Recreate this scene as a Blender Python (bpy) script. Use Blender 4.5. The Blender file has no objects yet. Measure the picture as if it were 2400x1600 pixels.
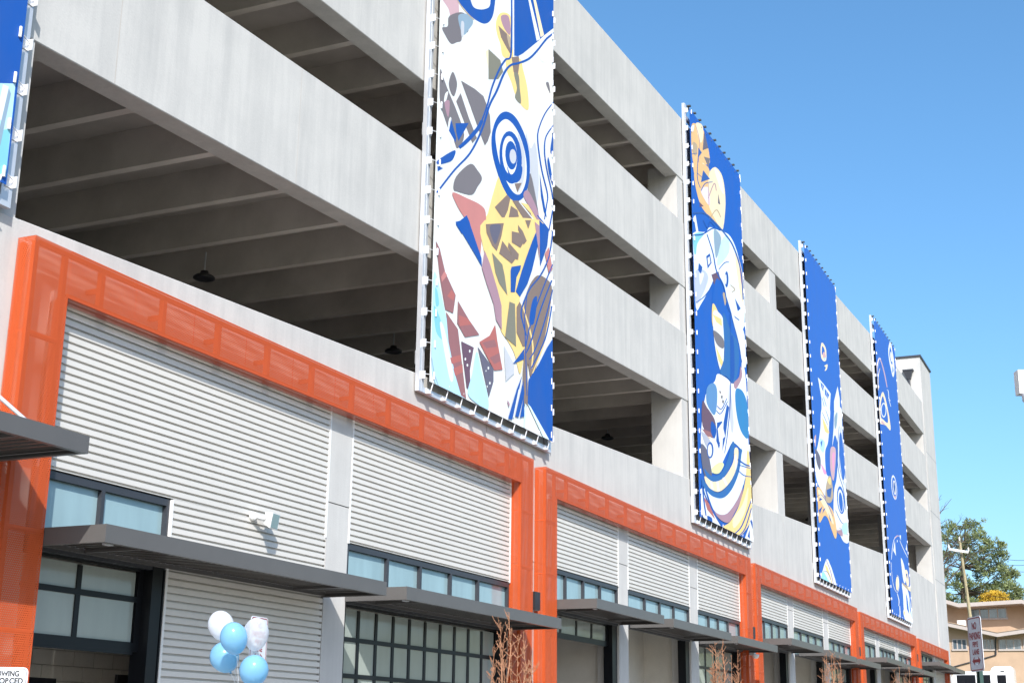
import bpy, math, random
from mathutils import Vector, Matrix
random.seed(7)
SC = bpy.context.scene
# ------------------------------------------------------------------ camera
FPX, PIT, YAW, ROL = 3273.4, 0.2754916, 1.1449961, 0.0118289
cy, sy, cp, sp = math.cos(YAW), math.sin(YAW), math.cos(PIT), math.sin(PIT)
FW = Vector((sy*cp, cy*cp, sp)); RT0 = Vector((cy, -sy, 0)); UP0 = RT0.cross(FW)
RT = math.cos(ROL)*RT0 + math.sin(ROL)*UP0; UP = -math.sin(ROL)*RT0 + math.cos(ROL)*UP0
cam = bpy.data.cameras.new('camera'); cam.sensor_width = 36; cam.lens = 36*FPX/2400
cam.clip_start = 0.1; cam.clip_end = 3000
camo = bpy.data.objects.new('camera', cam); SC.collection.objects.link(camo)
camo.matrix_world = Matrix(((RT.x, UP.x, -FW.x, 0), (RT.y, UP.y, -FW.y, 0), (RT.z, UP.z, -FW.z, 0), (0, 0, 0, 1)))
SC.camera = camo
# ------------------------------------------------------------------ sky and sun
LD = Vector((1.46, 1.0, -1.33)).normalized()          # the way the sunlight travels
EL = math.asin(-LD.z); TOSUN = -LD
w = bpy.data.worlds.new('World'); SC.world = w; w.use_nodes = True
nt = w.node_tree; nt.nodes.clear()
sky = nt.nodes.new('ShaderNodeTexSky'); sky.sky_type = 'NISHITA'; sky.sun_disc = False
sky.sun_elevation = EL; sky.sun_rotation = math.atan2(TOSUN.x, TOSUN.y)
sky.air_density = 1.0; sky.dust_density = 2.0; sky.ozone_density = 6.0; sky.altitude = 0
bg = nt.nodes.new('ShaderNodeBackground'); bg.inputs[1].default_value = 0.145
ow = nt.nodes.new('ShaderNodeOutputWorld')
hs = nt.nodes.new('ShaderNodeHueSaturation'); hs.inputs['Saturation'].default_value = 1.09; hs.inputs['Hue'].default_value = 0.491
nt.links.new(sky.outputs[0], hs.inputs['Color']); nt.links.new(hs.outputs[0], bg.inputs[0]); nt.links.new(bg.outputs[0], ow.inputs[0])
sd = bpy.data.lights.new('sun', 'SUN'); sd.energy = 3.9; sd.angle = math.radians(0.53); sd.color = (1, 0.965, 0.915)
so = bpy.data.objects.new('sun', sd); SC.collection.objects.link(so)
so.rotation_euler = LD.to_track_quat('-Z', 'Y').to_euler(); so.location = (-30, -20, 40)
vs = SC.view_settings; vs.view_transform = 'Standard'; vs.look = 'None'; vs.gamma = 1; vs.use_curve_mapping = False
vs.exposure = 0.74
SC.render.engine = 'CYCLES'
SC.cycles.transparent_max_bounces = 24; SC.cycles.max_bounces = 8

# ------------------------------------------------------------------ helpers
def ray(x, y): return FW*FPX + RT*(x-1200) - UP*(y-800)
def aty(x, y, Y): d = ray(x, y); return d*(Y/d.y)
def atd(x, y, d): return ray(x, y)*(d/FPX)
COL = SC.collection
def smooth01(t): t = max(0, min(1, t)); return t*t*(3-2*t)
GP = [(-400, -6), (-60, -3.07), (0, -1.6), (88, 0.55), (115, 2.6), (128, 3.9), (137, 4.6), (147, 11.6), (175, 14), (900, 16)]
def ground(x, y=0):
    if y > 24 and x < 128: x = x
    for (a, za), (b, zb) in zip(GP, GP[1:]):
        if x <= b: return za+(zb-za)*(x-a)/(b-a)
    return 16

class MB:
    def __init__(s): s.v = []; s.f = []; s.m = []; s.sm = []
    def add(s, vs, fs, mi=0, smooth=False):
        o = len(s.v); s.v += [tuple(v) for v in vs]
        for f in fs: s.f.append([i+o for i in f]); s.m.append(mi); s.sm.append(smooth)
        return s
    def box(s, x0, x1, y0, y1, z0, z1, mi=0):
        return s.add([(x0,y0,z0),(x1,y0,z0),(x1,y1,z0),(x0,y1,z0),(x0,y0,z1),(x1,y0,z1),(x1,y1,z1),(x0,y1,z1)],
            [(3,2,1,0),(4,5,6,7),(0,1,5,4),(1,2,6,5),(2,3,7,6),(3,0,4,7)], mi)
    def prism_y(s, poly, y0, y1, mi=0):                # polygon in x,z pushed along y
        n = len(poly); vs = [(x,y0,z) for x,z in poly]+[(x,y1,z) for x,z in poly]
        return s.add(vs, [list(range(n))[::-1], list(range(n,2*n))]+[(i,(i+1)%n,n+(i+1)%n,n+i) for i in range(n)], mi)
    def prism_z(s, poly, z0, z1, mi=0):                # polygon in x,y pushed along z
        n = len(poly); vs = [(x,y,z0) for x,y in poly]+[(x,y,z1) for x,y in poly]
        return s.add(vs, [list(range(n))[::-1], list(range(n,2*n))]+[(i,(i+1)%n,n+(i+1)%n,n+i) for i in range(n)], mi)
    def frame_box(s, o, a, b, c, mi=0):                # box from corner o and three edge vectors
        o = Vector(o); a = Vector(a); b = Vector(b); c = Vector(c)
        p = [o,o+a,o+a+b,o+b,o+c,o+a+c,o+a+b+c,o+b+c]
        return s.add(p, [(3,2,1,0),(4,5,6,7),(0,1,5,4),(1,2,6,5),(2,3,7,6),(3,0,4,7)], mi)
    def tube(s, pts, rads, n=6, mi=0, cap=True):
        pts = [Vector(p) for p in pts]
        if not hasattr(rads, '__len__'): rads = [rads]*len(pts)
        rings = []
        for i, p in enumerate(pts):
            d = (pts[min(i+1,len(pts)-1)]-pts[max(i-1,0)])
            if d.length < 1e-9: d = Vector((0,0,1))
            d.normalize(); a = d.cross(Vector((0.31,0.2,0.93)))
            if a.length < 1e-3: a = d.cross(Vector((1,0,0)))
            a.normalize(); b = d.cross(a)
            rings.append([p+(a*math.cos(2*math.pi*k/n)+b*math.sin(2*math.pi*k/n))*rads[i] for k in range(n)])
        vs = [v for r in rings for v in r]; fs = []
        for i in range(len(pts)-1):
            for k in range(n): fs.append((i*n+k, i*n+(k+1)%n, (i+1)*n+(k+1)%n, (i+1)*n+k))
        s.add(vs, fs, mi, True)
        if cap:
            s.add(rings[0], [list(range(n))[::-1]], mi); s.add(rings[-1], [list(range(n))], mi)
        return s
    def lathe(s, c, prof, n=16, mi=0, axis=Vector((0,0,1))):   # profile (r, h) round an axis
        c = Vector(c); d = axis.normalized(); a = d.cross(Vector((0.3,0.2,0.93)))
        if a.length < 1e-3: a = d.cross(Vector((1,0,0)))
        a.normalize(); b = d.cross(a); vs = []
        for r, h in prof:
            for k in range(n):
                t = 2*math.pi*k/n; vs.append(c+d*h+(a*math.cos(t)+b*math.sin(t))*r)
        fs = [(i*n+k, i*n+(k+1)%n, (i+1)*n+(k+1)%n, (i+1)*n+k) for i in range(len(prof)-1) for k in range(n)]
        return s.add(vs, fs, mi, True)
    def mesh(s, name, mats, off=(0,0,0)):
        me = bpy.data.meshes.new(name); ox, oy, oz = off
        me.from_pydata([(x-ox, y-oy, z-oz) for x,y,z in s.v], [], s.f)
        for m in (mats if isinstance(mats, (list, tuple)) else [mats]): me.materials.append(m)
        me.polygons.foreach_set('material_index', s.m); me.polygons.foreach_set('use_smooth', s.sm); me.update()
        return me
def link(name, data, parent=None, loc=None):
    o = bpy.data.objects.new(name, data); COL.objects.link(o)
    if parent: o.parent = parent
    if loc: o.location = loc
    return o
def wloc(o):
    v = Vector((0,0,0))
    while o: v += o.location; o = o.parent
    return v
def thing(name, label, cat, loc, group=None):
    o = link(name, None, None, loc); o.empty_display_size = 0.3
    o['label'] = label; o['category'] = cat
    if group: o['group'] = group
    return o
def part(name, mb, mats, parent, label=None):          # world coordinates in, child of parent out
    o = link(name, mb.mesh(name, mats, wloc(parent)), parent)
    if label: o['label'] = label
    return o
def solo(name, mb, mats, label, cat, loc, group=None):
    o = link(name, mb.mesh(name, mats, loc), None, loc); o['label'] = label; o['category'] = cat
    if group: o['group'] = group
    return o
def struct(name, mb, mats):
    o = link(name, mb.mesh(name, mats)); o['kind'] = 'structure'; return o

# ------------------------------------------------------------------ materials
def N(t, typ, **kw):
    n = t.nodes.new(typ)
    for k, v in kw.items():
        if k == 'inp':
            for i, x in v.items(): n.inputs[i].default_value = x
        else: setattr(n, k, v)
    return n
def mat(name, col, rough=0.6, metal=0.0, var=0.0, scale=3.0, stretch=(1,1,1), bump=0.0, bscale=40.0, spec=0.5, fine=0.0, streak=0.0, dark=None, trans=0.0, coat=0.0):
    m = bpy.data.materials.new(name); m.use_nodes = True; t = m.node_tree
    p = t.nodes['Principled BSDF']; p.inputs['Base Color'].default_value = (*col, 1)
    p.inputs['Roughness'].default_value = rough; p.inputs['Metallic'].default_value = metal
    p.inputs['Specular IOR Level'].default_value = spec
    if coat: p.inputs['Coat Weight'].default_value = coat
    if var or bump or streak or fine:
        g = N(t, 'ShaderNodeNewGeometry'); mp = N(t, 'ShaderNodeMapping'); mp.inputs['Scale'].default_value = stretch
        t.links.new(g.outputs['Position'], mp.inputs[0])
        last = None
        def layer(src, sc, amt, detail, lo, hi):
            nonlocal last
            nz = N(t, 'ShaderNodeTexNoise'); nz.inputs['Scale'].default_value = sc; nz.inputs['Detail'].default_value = detail; nz.inputs['Roughness'].default_value = 0.6
            t.links.new(src, nz.inputs[0])
            mr = N(t, 'ShaderNodeMapRange'); mr.inputs[1].default_value = lo; mr.inputs[2].default_value = hi
            mr.inputs[3].default_value = 1-amt; mr.inputs[4].default_value = 1+amt*0.6
            t.links.new(nz.outputs[0], mr.inputs[0])
            if last is None: last = mr.outputs[0]
            else:
                mm = N(t, 'ShaderNodeMath', operation='MULTIPLY'); t.links.new(last, mm.inputs[0]); t.links.new(mr.outputs[0], mm.inputs[1]); last = mm.outputs[0]
        if var: layer(mp.outputs[0], scale, var, 6, 0.3, 0.7)
        if streak:
            m2 = N(t, 'ShaderNodeMapping'); m2.inputs['Scale'].default_value = (1,1,0.07); t.links.new(g.outputs['Position'], m2.inputs[0])
            layer(m2.outputs[0], 2.6, streak, 5, 0.38, 0.6); layer(m2.outputs[0], 11.0, streak*0.6, 3, 0.35, 0.6)
        if fine: layer(g.outputs['Position'], 55, fine, 4, 0.35, 0.65)
        if last is not None:
            mx = N(t, 'ShaderNodeMix', data_type='RGBA', blend_type='MIX')
            dk = dark or tuple(c*0.35 for c in col)
            mx.inputs['A'].default_value = (*dk, 1); mx.inputs['B'].default_value = (*col, 1); mx.clamp_factor = False
            cl = N(t, 'ShaderNodeMath', operation='MINIMUM'); cl.inputs[1].default_value = 1.12; t.links.new(last, cl.inputs[0])
            t.links.new(cl.outputs[0], mx.inputs['Factor']); t.links.new(mx.outputs['Result'], p.inputs['Base Color'])
        if bump:
            nb = N(t, 'ShaderNodeTexNoise'); nb.inputs['Scale'].default_value = bscale; nb.inputs['Detail'].default_value = 5
            t.links.new(g.outputs['Position'], nb.inputs[0])
            bp = N(t, 'ShaderNodeBump'); bp.inputs['Strength'].default_value = bump; bp.inputs['Distance'].default_value = 0.02
            t.links.new(nb.outputs[0], bp.inputs['Height']); t.links.new(bp.outputs[0], p.inputs['Normal'])
    return m
M = {}
M['conc'] = mat('concrete', (0.49,0.478,0.455), 0.85, var=0.2, scale=1.1, streak=0.16, fine=0.1, bump=0.12, bscale=30, spec=0.25, dark=(0.3,0.3,0.295))
M['conc_pil'] = mat('concrete_pilaster', (0.49,0.48,0.46), 0.85, var=0.2, scale=1.6, streak=0.12, fine=0.09, bump=0.12, spec=0.25, dark=(0.34,0.33,0.32))
M['conc_in'] = mat('concrete_deck', (0.5,0.46,0.42), 0.9, var=0.45, scale=0.45, fine=0.06, bump=0.1, spec=0.15)
M['conc_stem'] = mat('concrete_stem', (0.56,0.515,0.47), 0.88, var=0.42, scale=0.55, fine=0.06, bump=0.1, spec=0.15)
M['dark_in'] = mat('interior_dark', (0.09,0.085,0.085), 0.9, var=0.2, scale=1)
M['siding'] = mat('siding_metal', (0.6,0.575,0.535), 0.42, var=0.05, scale=1.4, fine=0.02, spec=0.4)
M['trim'] = mat('siding_trim', (0.7,0.69,0.67), 0.45, var=0.05)
M['orange_solid'] = mat('orange_steel', (0.5,0.078,0.02), 0.5, var=0.08, scale=2.5, spec=0.25)
M['awn'] = mat('awning_metal', (0.095,0.09,0.086), 0.38, var=0.1, scale=2, metal=0.0, spec=0.5)
M['awn_deck'] = mat('awning_deck', (0.085,0.078,0.072), 0.35, var=0.15, scale=4, metal=0.2)
M['bronze'] = mat('window_frame', (0.035,0.037,0.044), 0.4, var=0.1, scale=5)
M['black'] = mat('black_metal', (0.006,0.007,0.009), 0.35, var=0.15, scale=6, spec=0.3)
M['alu'] = mat('galvanised', (0.62,0.635,0.66), 0.38, metal=0.45, var=0.12, scale=5)
M['alu_w'] = mat('white_bracket', (0.74,0.74,0.76), 0.45, metal=0.15)
M['clip_dark'] = mat('clip_dark', (0.05,0.05,0.05), 0.5)
M['asph'] = mat('asphalt', (0.055,0.055,0.057), 0.9, var=0.25, scale=1.5, fine=0.2, bump=0.3, bscale=120)
M['walk'] = mat('sidewalk', (0.42,0.4,0.37), 0.9, var=0.12, scale=1, fine=0.08, bump=0.1)
M['earth'] = mat('earth', (0.16,0.17,0.075), 0.95, var=0.3, scale=0.4, fine=0.2)
M['white'] = mat('white_paint', (0.78,0.78,0.76), 0.45)
M['cmu'] = mat('cmu_block', (0.6,0.57,0.51), 0.9, var=0.1, scale=2, fine=0.08)
M['mortar'] = mat('mortar', (0.48,0.46,0.42), 0.95)
M['brick'] = mat('tan_brick', (0.42,0.295,0.2), 0.9, var=0.15, scale=1.2, fine=0.1)
M['brick_dk'] = mat('tan_brick_roof', (0.4,0.28,0.19), 0.9, var=0.2, scale=1.5, fine=0.15)
M['fascia'] = mat('fascia_board', (0.38,0.33,0.3), 0.7, var=0.1)
M['bark'] = mat('bark', (0.1,0.075,0.055), 0.9, var=0.25, scale=6)
M['twig'] = mat('sapling_bark', (0.36,0.18,0.1), 0.85, var=0.2, scale=20)
M['wood'] = mat('pole_wood', (0.4,0.335,0.2), 0.85, var=0.2, scale=3, stretch=(4,4,0.3))
M['green_post'] = mat('post_green', (0.018,0.055,0.045), 0.4)
M['signw'] = mat('sign_face', (0.62,0.64,0.67), 0.4, var=0.04, scale=8)
M['signred'] = mat('sign_red', (0.27,0.006,0.014), 0.45)
M['signblk'] = mat('sign_black', (0.02,0.02,0.022), 0.5)
M['lamp'] = mat('lamp_housing', (0.02,0.02,0.023), 0.5)
M['van'] = mat('van_paint', (0.8,0.81,0.82), 0.25, coat=0.5)
M['tyre'] = mat('rubber', (0.02,0.02,0.02), 0.8)

def glass(name, tint, rough, refl, var=0.12, scale=1.6):
    m = bpy.data.materials.new(name); m.use_nodes = True; t = m.node_tree; p = t.nodes['Principled BSDF']
    g = N(t, 'ShaderNodeNewGeometry'); mp = N(t, 'ShaderNodeMapping'); mp.inputs['Scale'].default_value = (2.2,2.2,0.5); t.links.new(g.outputs['Position'], mp.inputs[0])
    nz = N(t, 'ShaderNodeTexNoise'); nz.inputs['Scale'].default_value = scale; nz.inputs['Detail'].default_value = 4; t.links.new(mp.outputs[0], nz.inputs[0])
    mr = N(t, 'ShaderNodeMapRange'); mr.inputs[1].default_value = 0.3; mr.inputs[2].default_value = 0.7; mr.inputs[3].default_value = 1-var; mr.inputs[4].default_value = 1+var; t.links.new(nz.outputs[0], mr.inputs[0])
    mx = N(t, 'ShaderNodeVectorMath', operation='SCALE'); mx.inputs[0].default_value = tint; t.links.new(mr.outputs[0], mx.inputs['Scale'])
    t.links.new(mx.outputs[0], p.inputs['Base Color'])
    p.inputs['Roughness'].default_value = rough; p.inputs['IOR'].default_value = refl; p.inputs['Specular IOR Level'].default_value = 0.6
    nb = N(t, 'ShaderNodeTexNoise'); nb.inputs['Scale'].default_value = 0.9; t.links.new(g.outputs['Position'], nb.inputs[0])
    bp = N(t, 'ShaderNodeBump'); bp.inputs['Strength'].default_value = 0.06; bp.inputs['Distance'].default_value = 0.05; t.links.new(nb.outputs[0], bp.inputs['Height']); t.links.new(bp.outputs[0], p.inputs['Normal'])
    return m
M['pane'] = glass('window_pane', (0.25,0.36,0.385), 0.06, 1.6, var=0.08)
M['pane_lo'] = glass('door_pane', (0.3,0.335,0.31), 0.1, 1.5, var=0.07)
M['pane_far'] = glass('far_pane', (0.09,0.115,0.135), 0.05, 1.7, var=0.5)
M['screen'] = glass('black_screen', (0.01,0.01,0.012), 0.08, 1.5)

def perforated():
    m = bpy.data.materials.new('perforated_orange'); m.use_nodes = True; t = m.node_tree
    p = t.nodes['Principled BSDF']; out = t.nodes['Material Output']
    p.inputs['Base Color'].default_value = (0.54,0.092,0.024,1); p.inputs['Roughness'].default_value = 0.5; p.inputs['Specular IOR Level'].default_value = 0.25
    g = N(t, 'ShaderNodeNewGeometry'); s = N(t, 'ShaderNodeSeparateXYZ'); t.links.new(g.outputs['Position'], s.inputs[0])
    n = N(t, 'ShaderNodeSeparateXYZ'); t.links.new(g.outputs['True Normal'], n.inputs[0])
    def m2(op, a, b=None, c=None):
        k = N(t, 'ShaderNodeMath', operation=op)
        for i, x in enumerate((a, b, c)):
            if x is None: continue
            if isinstance(x, (int, float)): k.inputs[i].default_value = x
            else: t.links.new(x, k.inputs[i])
        return k.outputs[0]
    hor = m2('GREATER_THAN', m2('ABSOLUTE', n.outputs[2]), 0.5)
    sid = m2('GREATER_THAN', m2('ABSOLUTE', n.outputs[0]), 0.5)
    P = 0.027
    u = m2('ADD', m2('MULTIPLY', s.outputs[0], m2('SUBTRACT', 1, sid)), m2('MULTIPLY', s.outputs[1], sid))
    v = m2('ADD', m2('MULTIPLY', s.outputs[2], m2('SUBTRACT', 1, hor)), m2('MULTIPLY', s.outputs[1], hor))
    u = m2('DIVIDE', u, P); v = m2('DIVIDE', v, P*0.866*2)
    def disc(du, dv):
        a = m2('SUBTRACT', m2('FRACT', m2('ADD', u, du)), 0.5); b = m2('MULTIPLY', m2('SUBTRACT', m2('FRACT', m2('ADD', v, dv)), 0.5), 1.732)
        return m2('LESS_THAN', m2('ADD', m2('MULTIPLY', a, a), m2('MULTIPLY', b, b)), 0.285**2)
    hole = m2('MAXIMUM', disc(0, 0), disc(0.5, 0.5))
    tr = N(t, 'ShaderNodeBsdfTransparent'); mx = N(t, 'ShaderNodeMixShader')
    t.links.new(hole, mx.inputs[0]); t.links.new(p.outputs[0], mx.inputs[1]); t.links.new(tr.outputs[0], mx.inputs[2]); t.links.new(mx.outputs[0], out.inputs['Surface'])
    return m
M['perf'] = perforated()

# ================================================================== the ground
def ground_strip(name, y0, y1, dz, m, xs=None):
    xs = xs or [a for a,_ in GP]; mb = MB(); 
    for a, b in zip(xs, xs[1:]):
        mb.add([(a,y0,ground(a)+dz),(b,y0,ground(b)+dz),(b,y1,ground(b)+dz),(a,y1,ground(a)+dz)], [(0,1,2,3)])
    return struct(name, mb, m)
ground_strip('ground', -900, 900, -0.14, M['earth'])
ground_strip('road', -3.2, 6.6, -0.03, M['asph'], [-60,0,88,115,122])
near = [-60,0,88,112]
walk = ground_strip('sidewalk', 6.75, 30, 0.1, M['walk'], near)
ground_strip('sidewalk', -8, -3.35, 0.1, M['walk'], near)
kb = MB()
for ya, yb in ((6.6,6.75), (-3.35,-3.2)):
    for a, b in zip(near, near[1:]):
        kb.add([(a,ya,ground(a)-0.2),(b,ya,ground(b)-0.2),(b,yb,ground(b)-0.2),(a,yb,ground(a)-0.2),(a,ya,ground(a)+0.108),(b,ya,ground(b)+0.108),(b,yb,ground(b)+0.108),(a,yb,ground(a)+0.108)],
               [(4,5,6,7),(0,1,5,4),(2,3,7,6)])
struct('kerb', kb, M['walk'])

# ================================================================== the parking garage
D = 11.5; SL = 0.0518; XB = 74.0
L2T, L3B, L3T, L4B, L4T, L5B, L5T = 5.11, 7.36, 9.365, 10.775, 12.80, 14.15, 16.185
def rz(z, x): return z+SL*min(x, XB)
garage = thing('parking_garage', 'pale precast concrete parking garage with open sloping decks above the shop level', 'garage', (40, D, -0.6))
JX = [-10, 11.08, 24.2, 37.64, 48.7, 57.5, 74.0, 86.3]
G = 0.012
def spandrel(xa, xb, zb, zt, flatbottom=None):
    c = 0.012
    zb0 = flatbottom if flatbottom is not None else rz(zb, xa); zb1 = flatbottom if flatbottom is not None else rz(zb, xb)
    a, b = xa+G, xb-G; zt0, zt1 = rz(zt, a), rz(zt, b)
    y0, y1 = D, D+0.37
    sec = lambda z0, z1: [(y0+c,z0),(y1,z0),(y1,z1),(y0+c,z1),(y0,z1-c),(y0,z0+c)]
    mb = MB(); s0, s1 = sec(zb0,zt0), sec(zb1,zt1); n = 6
    mb.add([(a,y,z) for y,z in s0]+[(b,y,z) for y,z in s1], [list(range(n))[::-1], list(range(n,2*n))]+[(i,(i+1)%n,n+(i+1)%n,n+i) for i in range(n)])
    part('spandrel_panel', mb, M['conc'], garage)
for xa, xb in zip(JX, JX[1:]):
    spandrel(xa, xb, 0, L2T, 4.62); spandrel(xa, xb, L3B, L3T); spandrel(xa, xb, L4B, L4T); spandrel(xa, xb, L5B, L5T)
    if xb < 80 or True:
        x0, x1 = (xb-0.56, xb+0.3) if xb < 80 else (xb-0.3, xb+0.36)
        if abs(xb-48.7) < 0.1: x0, x1 = 48.12, 49.1
        if abs(xb-11.08) < 0.1: x0, x1 = 10.7, 11.44
        for z0, z1 in ((L2T, L3B), (L3T, L4B), (L4T, L5B)):
            part('column', MB().box(x0, x1, D+0.02, D+0.92, rz(z0,xb)-0.25, rz(z1,xb)+0.3), M['conc_pil'], garage)
for u, v0, za, zb in ((275,120,L3B,L3T),(700,300,L3B,L3T),(1755,560,L5B,L5T),(1795,900,L3B,L3T)):
    x = aty(u, v0, D).x
    part('caulk_joint', MB().add([(x,D-0.002,rz(za,x)+.02),(x+.014,D-0.002,rz(za,x)+.02),(x+.014,D-0.002,rz(zb,x)-.02),(x,D-0.002,rz(zb,x)-.02)],[(0,1,2,3)]), M['conc_in'], garage)
# decks, double-tee stems
ZB = 30.0
stem = MB(); h = 0.62
stem.add([(-0.075,0,0),(0.075,0,0),(0.1,0,h),(-0.1,0,h),(-0.075,ZB-D-0.4,0),(0.075,ZB-D-0.4,0),(0.1,ZB-D-0.4,h),(-0.1,ZB-D-0.4,h)],
         [(0,1,2,3),(7,6,5,4),(0,4,5,1),(1,5,6,2),(2,6,7,3),(3,7,4,0)])
stem_me = stem.mesh('tee_stem', M['conc_stem'])
gl = wloc(garage)
for zb in (L3B, L4B, L5B):
    mb = MB()
    for xa, xb in ((-10, XB), (XB, 87)):
        za, zb_ = rz(zb,xa)+0.68, rz(zb,xb)+0.68
        mb.add([(xa,D+0.371,za),(xb,D+0.371,zb_),(xb,ZB,zb_),(xa,ZB,za),(xa,D+0.371,za+0.1),(xb,D+0.371,zb_+0.1),(xb,ZB,zb_+0.1),(xa,ZB,za+0.1)],
               [(3,2,1,0),(4,5,6,7),(0,1,5,4),(1,2,6,5),(2,3,7,6),(3,0,4,7)])
    part('deck_slab', mb, M['conc_in'], garage)
    x = 13.74-1.845*12
    while x < 86:
        link('tee_stem', stem_me, garage, Vector((x, D+0.375, rz(zb,x)+0.065))-gl); x += 1.845
mb = MB()
for xa, xb in ((-10, XB), (XB, 87)):
    za, zb_ = rz(L2T,xa)-1.1, rz(L2T,xb)-1.1
    mb.add([(xa,D+0.371,za-.3),(xb,D+0.371,zb_-.3),(xb,ZB,zb_-.3),(xa,ZB,za-.3),(xa,D+0.371,za),(xb,D+0.371,zb_),(xb,ZB,zb_),(xa,ZB,za)],
               [(3,2,1,0),(4,5,6,7),(0,1,5,4),(1,2,6,5),(2,3,7,6),(3,0,4,7)])
part('deck_slab', mb, M['conc_in'], garage)
part('rear_light_block', MB().box(-10, 91, ZB, ZB+0.3, -3, 20), M['dark_in'], garage)  # added to close the open rear and keep daylight out of the decks
part('end_light_block', MB().box(-10.3, -10.001, D, ZB+0.3, -3, 20), M['conc'], garage)  # unseen, added to stop light entering the decks at their open end
# stair tower at the far end
tw = part('stair_tower', MB().box(86.72, 90.95, D-0.004, 20, -0.5, 23.0), M['conc'], garage)
part('roof_cap', MB().box(86.64, 91.03, D-0.08, 20.1, 23.0, 23.11), M['bronze'], tw)
part('overflow_scupper', MB().box(86.66, 86.719, 12.72, 13.35, 21.75, 22.05), M['bronze'], tw)
mb = MB(); mb.add([(86.4,11.95,22.1),(86.4,12.5,22.1),(86.72,12.5,22.1),(86.72,11.95,22.1),(86.5,12.1,21.6),(86.5,12.35,21.6),(86.72,12.35,21.6),(86.72,12.1,21.6)],
                  [(0,1,2,3),(7,6,5,4),(0,4,5,1),(1,5,6,2),(2,6,7,3),(3,7,4,0)])
mb.box(86.37,86.719,11.9,12.55,22.1,22.18); mb.tube([(86.6,12.22,21.65),(86.6,12.22,20.3)],0.085,8)
part('downspout', mb, M['bronze'], tw)
for z in (9.3, 13.4, 17.0): part('panel_joint', MB().box(86.7,90.97,D-0.008,D-0.0045,z,z+0.02), M['bronze'], tw)

# ------------------------------------------------------------------ shop level
BAYS = [  # frame, x0, x1, window mullions, window range, awning top, window head, door kind
 (1,12.11,18.42,[13.32],(12.11,14.61),2.20,2.91,'A'),(1,19.07,25.30,[20.42,21.59,22.76,23.91],None,2.20,2.91,'grid'),
 (2,27.17,31.55,[28.28,29.34,30.39],None,2.75,3.45,'half'),(2,32.20,37.22,[33.54,34.71,35.88],None,2.75,3.45,'open'),(2,37.95,42.36,[39.11,40.06,41.09],None,2.75,3.45,'grid6'),
 (3,44.13,48.58,[45.42,46.43,47.43],None,3.06,3.79,'open'),(3,49.40,54.30,[50.63,51.85,53.06],None,3.06,3.79,'open'),(3,55.16,59.54,[56.26,57.4,58.32],None,3.06,3.79,'grid6'),
 (4,61.41,65.30,[62.75,64.06],None,3.39,4.13,'open'),(4,66.16,70.50,[67.36,68.37,69.28],None,3.39,4.13,'open'),(4,71.34,75.29,[72.57,73.9],None,3.39,4.13,'grid6'),
 (5,77.31,83.00,[78.4,79.6,80.97,82.39],None,4.06,4.56,'grid6'),(5,83.80,87.60,[],(83.8,83.81),4.06,4.40,'siding')]
PIT_S = 0.0948
def siding(xa, xb, za, zb, parent):
    if xb-xa < 0.05 or zb-za < 0.05: return
    prof = []; k0 = math.floor(za/PIT_S); z = k0*PIT_S
    while z < zb+PIT_S:
        for dz, y in ((0,0.0),(0.02,0.0),(0.026,-0.042),(0.09,-0.042)): prof.append((z+dz, y))
        z += PIT_S
    def at(zq):
        for (z0,y0),(z1,y1) in zip(prof, prof[1:]):
            if z0 <= zq <= z1: return (zq, y0+(y1-y0)*(zq-z0)/max(z1-z0,1e-6))
    pr = [at(za)]+[q for q in prof if za < q[0] < zb]+[at(zb)]
    mb = MB(); n = len(pr); Y = D-0.006
    mb.add([(xa,Y+y,z) for z,y in pr]+[(xb,Y+y,z) for z,y in pr], [(i,n+i,n+i+1,i+1) for i in range(n-1)])
    part('siding_sheet', mb, M['siding'], parent)
def window(xa, xb, za, zb, mull, parent):
    fr = MB(); t = 0.06; y0, y1 = D-0.03, D+0.06
    fr.box(xa,xb,y0,y1,zb-t-0.03,zb); fr.box(xa,xb,y0,y1,za,za+t); fr.box(xa,xa+t,y0,y1,za+t,zb-t-0.03); fr.box(xb-t,xb,y0,y1,za+t,zb-t-0.03)
    for m in mull: fr.box(m-0.03,m+0.03,y0,y1,za+t,zb-t-0.03)
    f = part('window', fr, M['bronze'], parent)
    xs = [xa+t/2]+mull+[xb-t/2]
    for a, b in zip(xs, xs[1:]): 
        q = random.uniform(-0.004,0.004); pm = MB()
        pm.add([(a+.02,D+.03+q,za+.04),(b-.02,D+.03-q,za+.04),(b-.02,D+.034-q,zb-.07),(a+.02,D+.034+q,zb-.07),(a+.02,D+.04+q,za+.04),(b-.02,D+.04-q,za+.04),(b-.02,D+.044-q,zb-.07),(a+.02,D+.044+q,zb-.07)],
               [(3,2,1,0),(4,5,6,7),(0,1,5,4),(1,2,6,5),(2,3,7,6),(3,0,4,7)])
        part('pane', pm, M['pane'], f)
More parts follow.
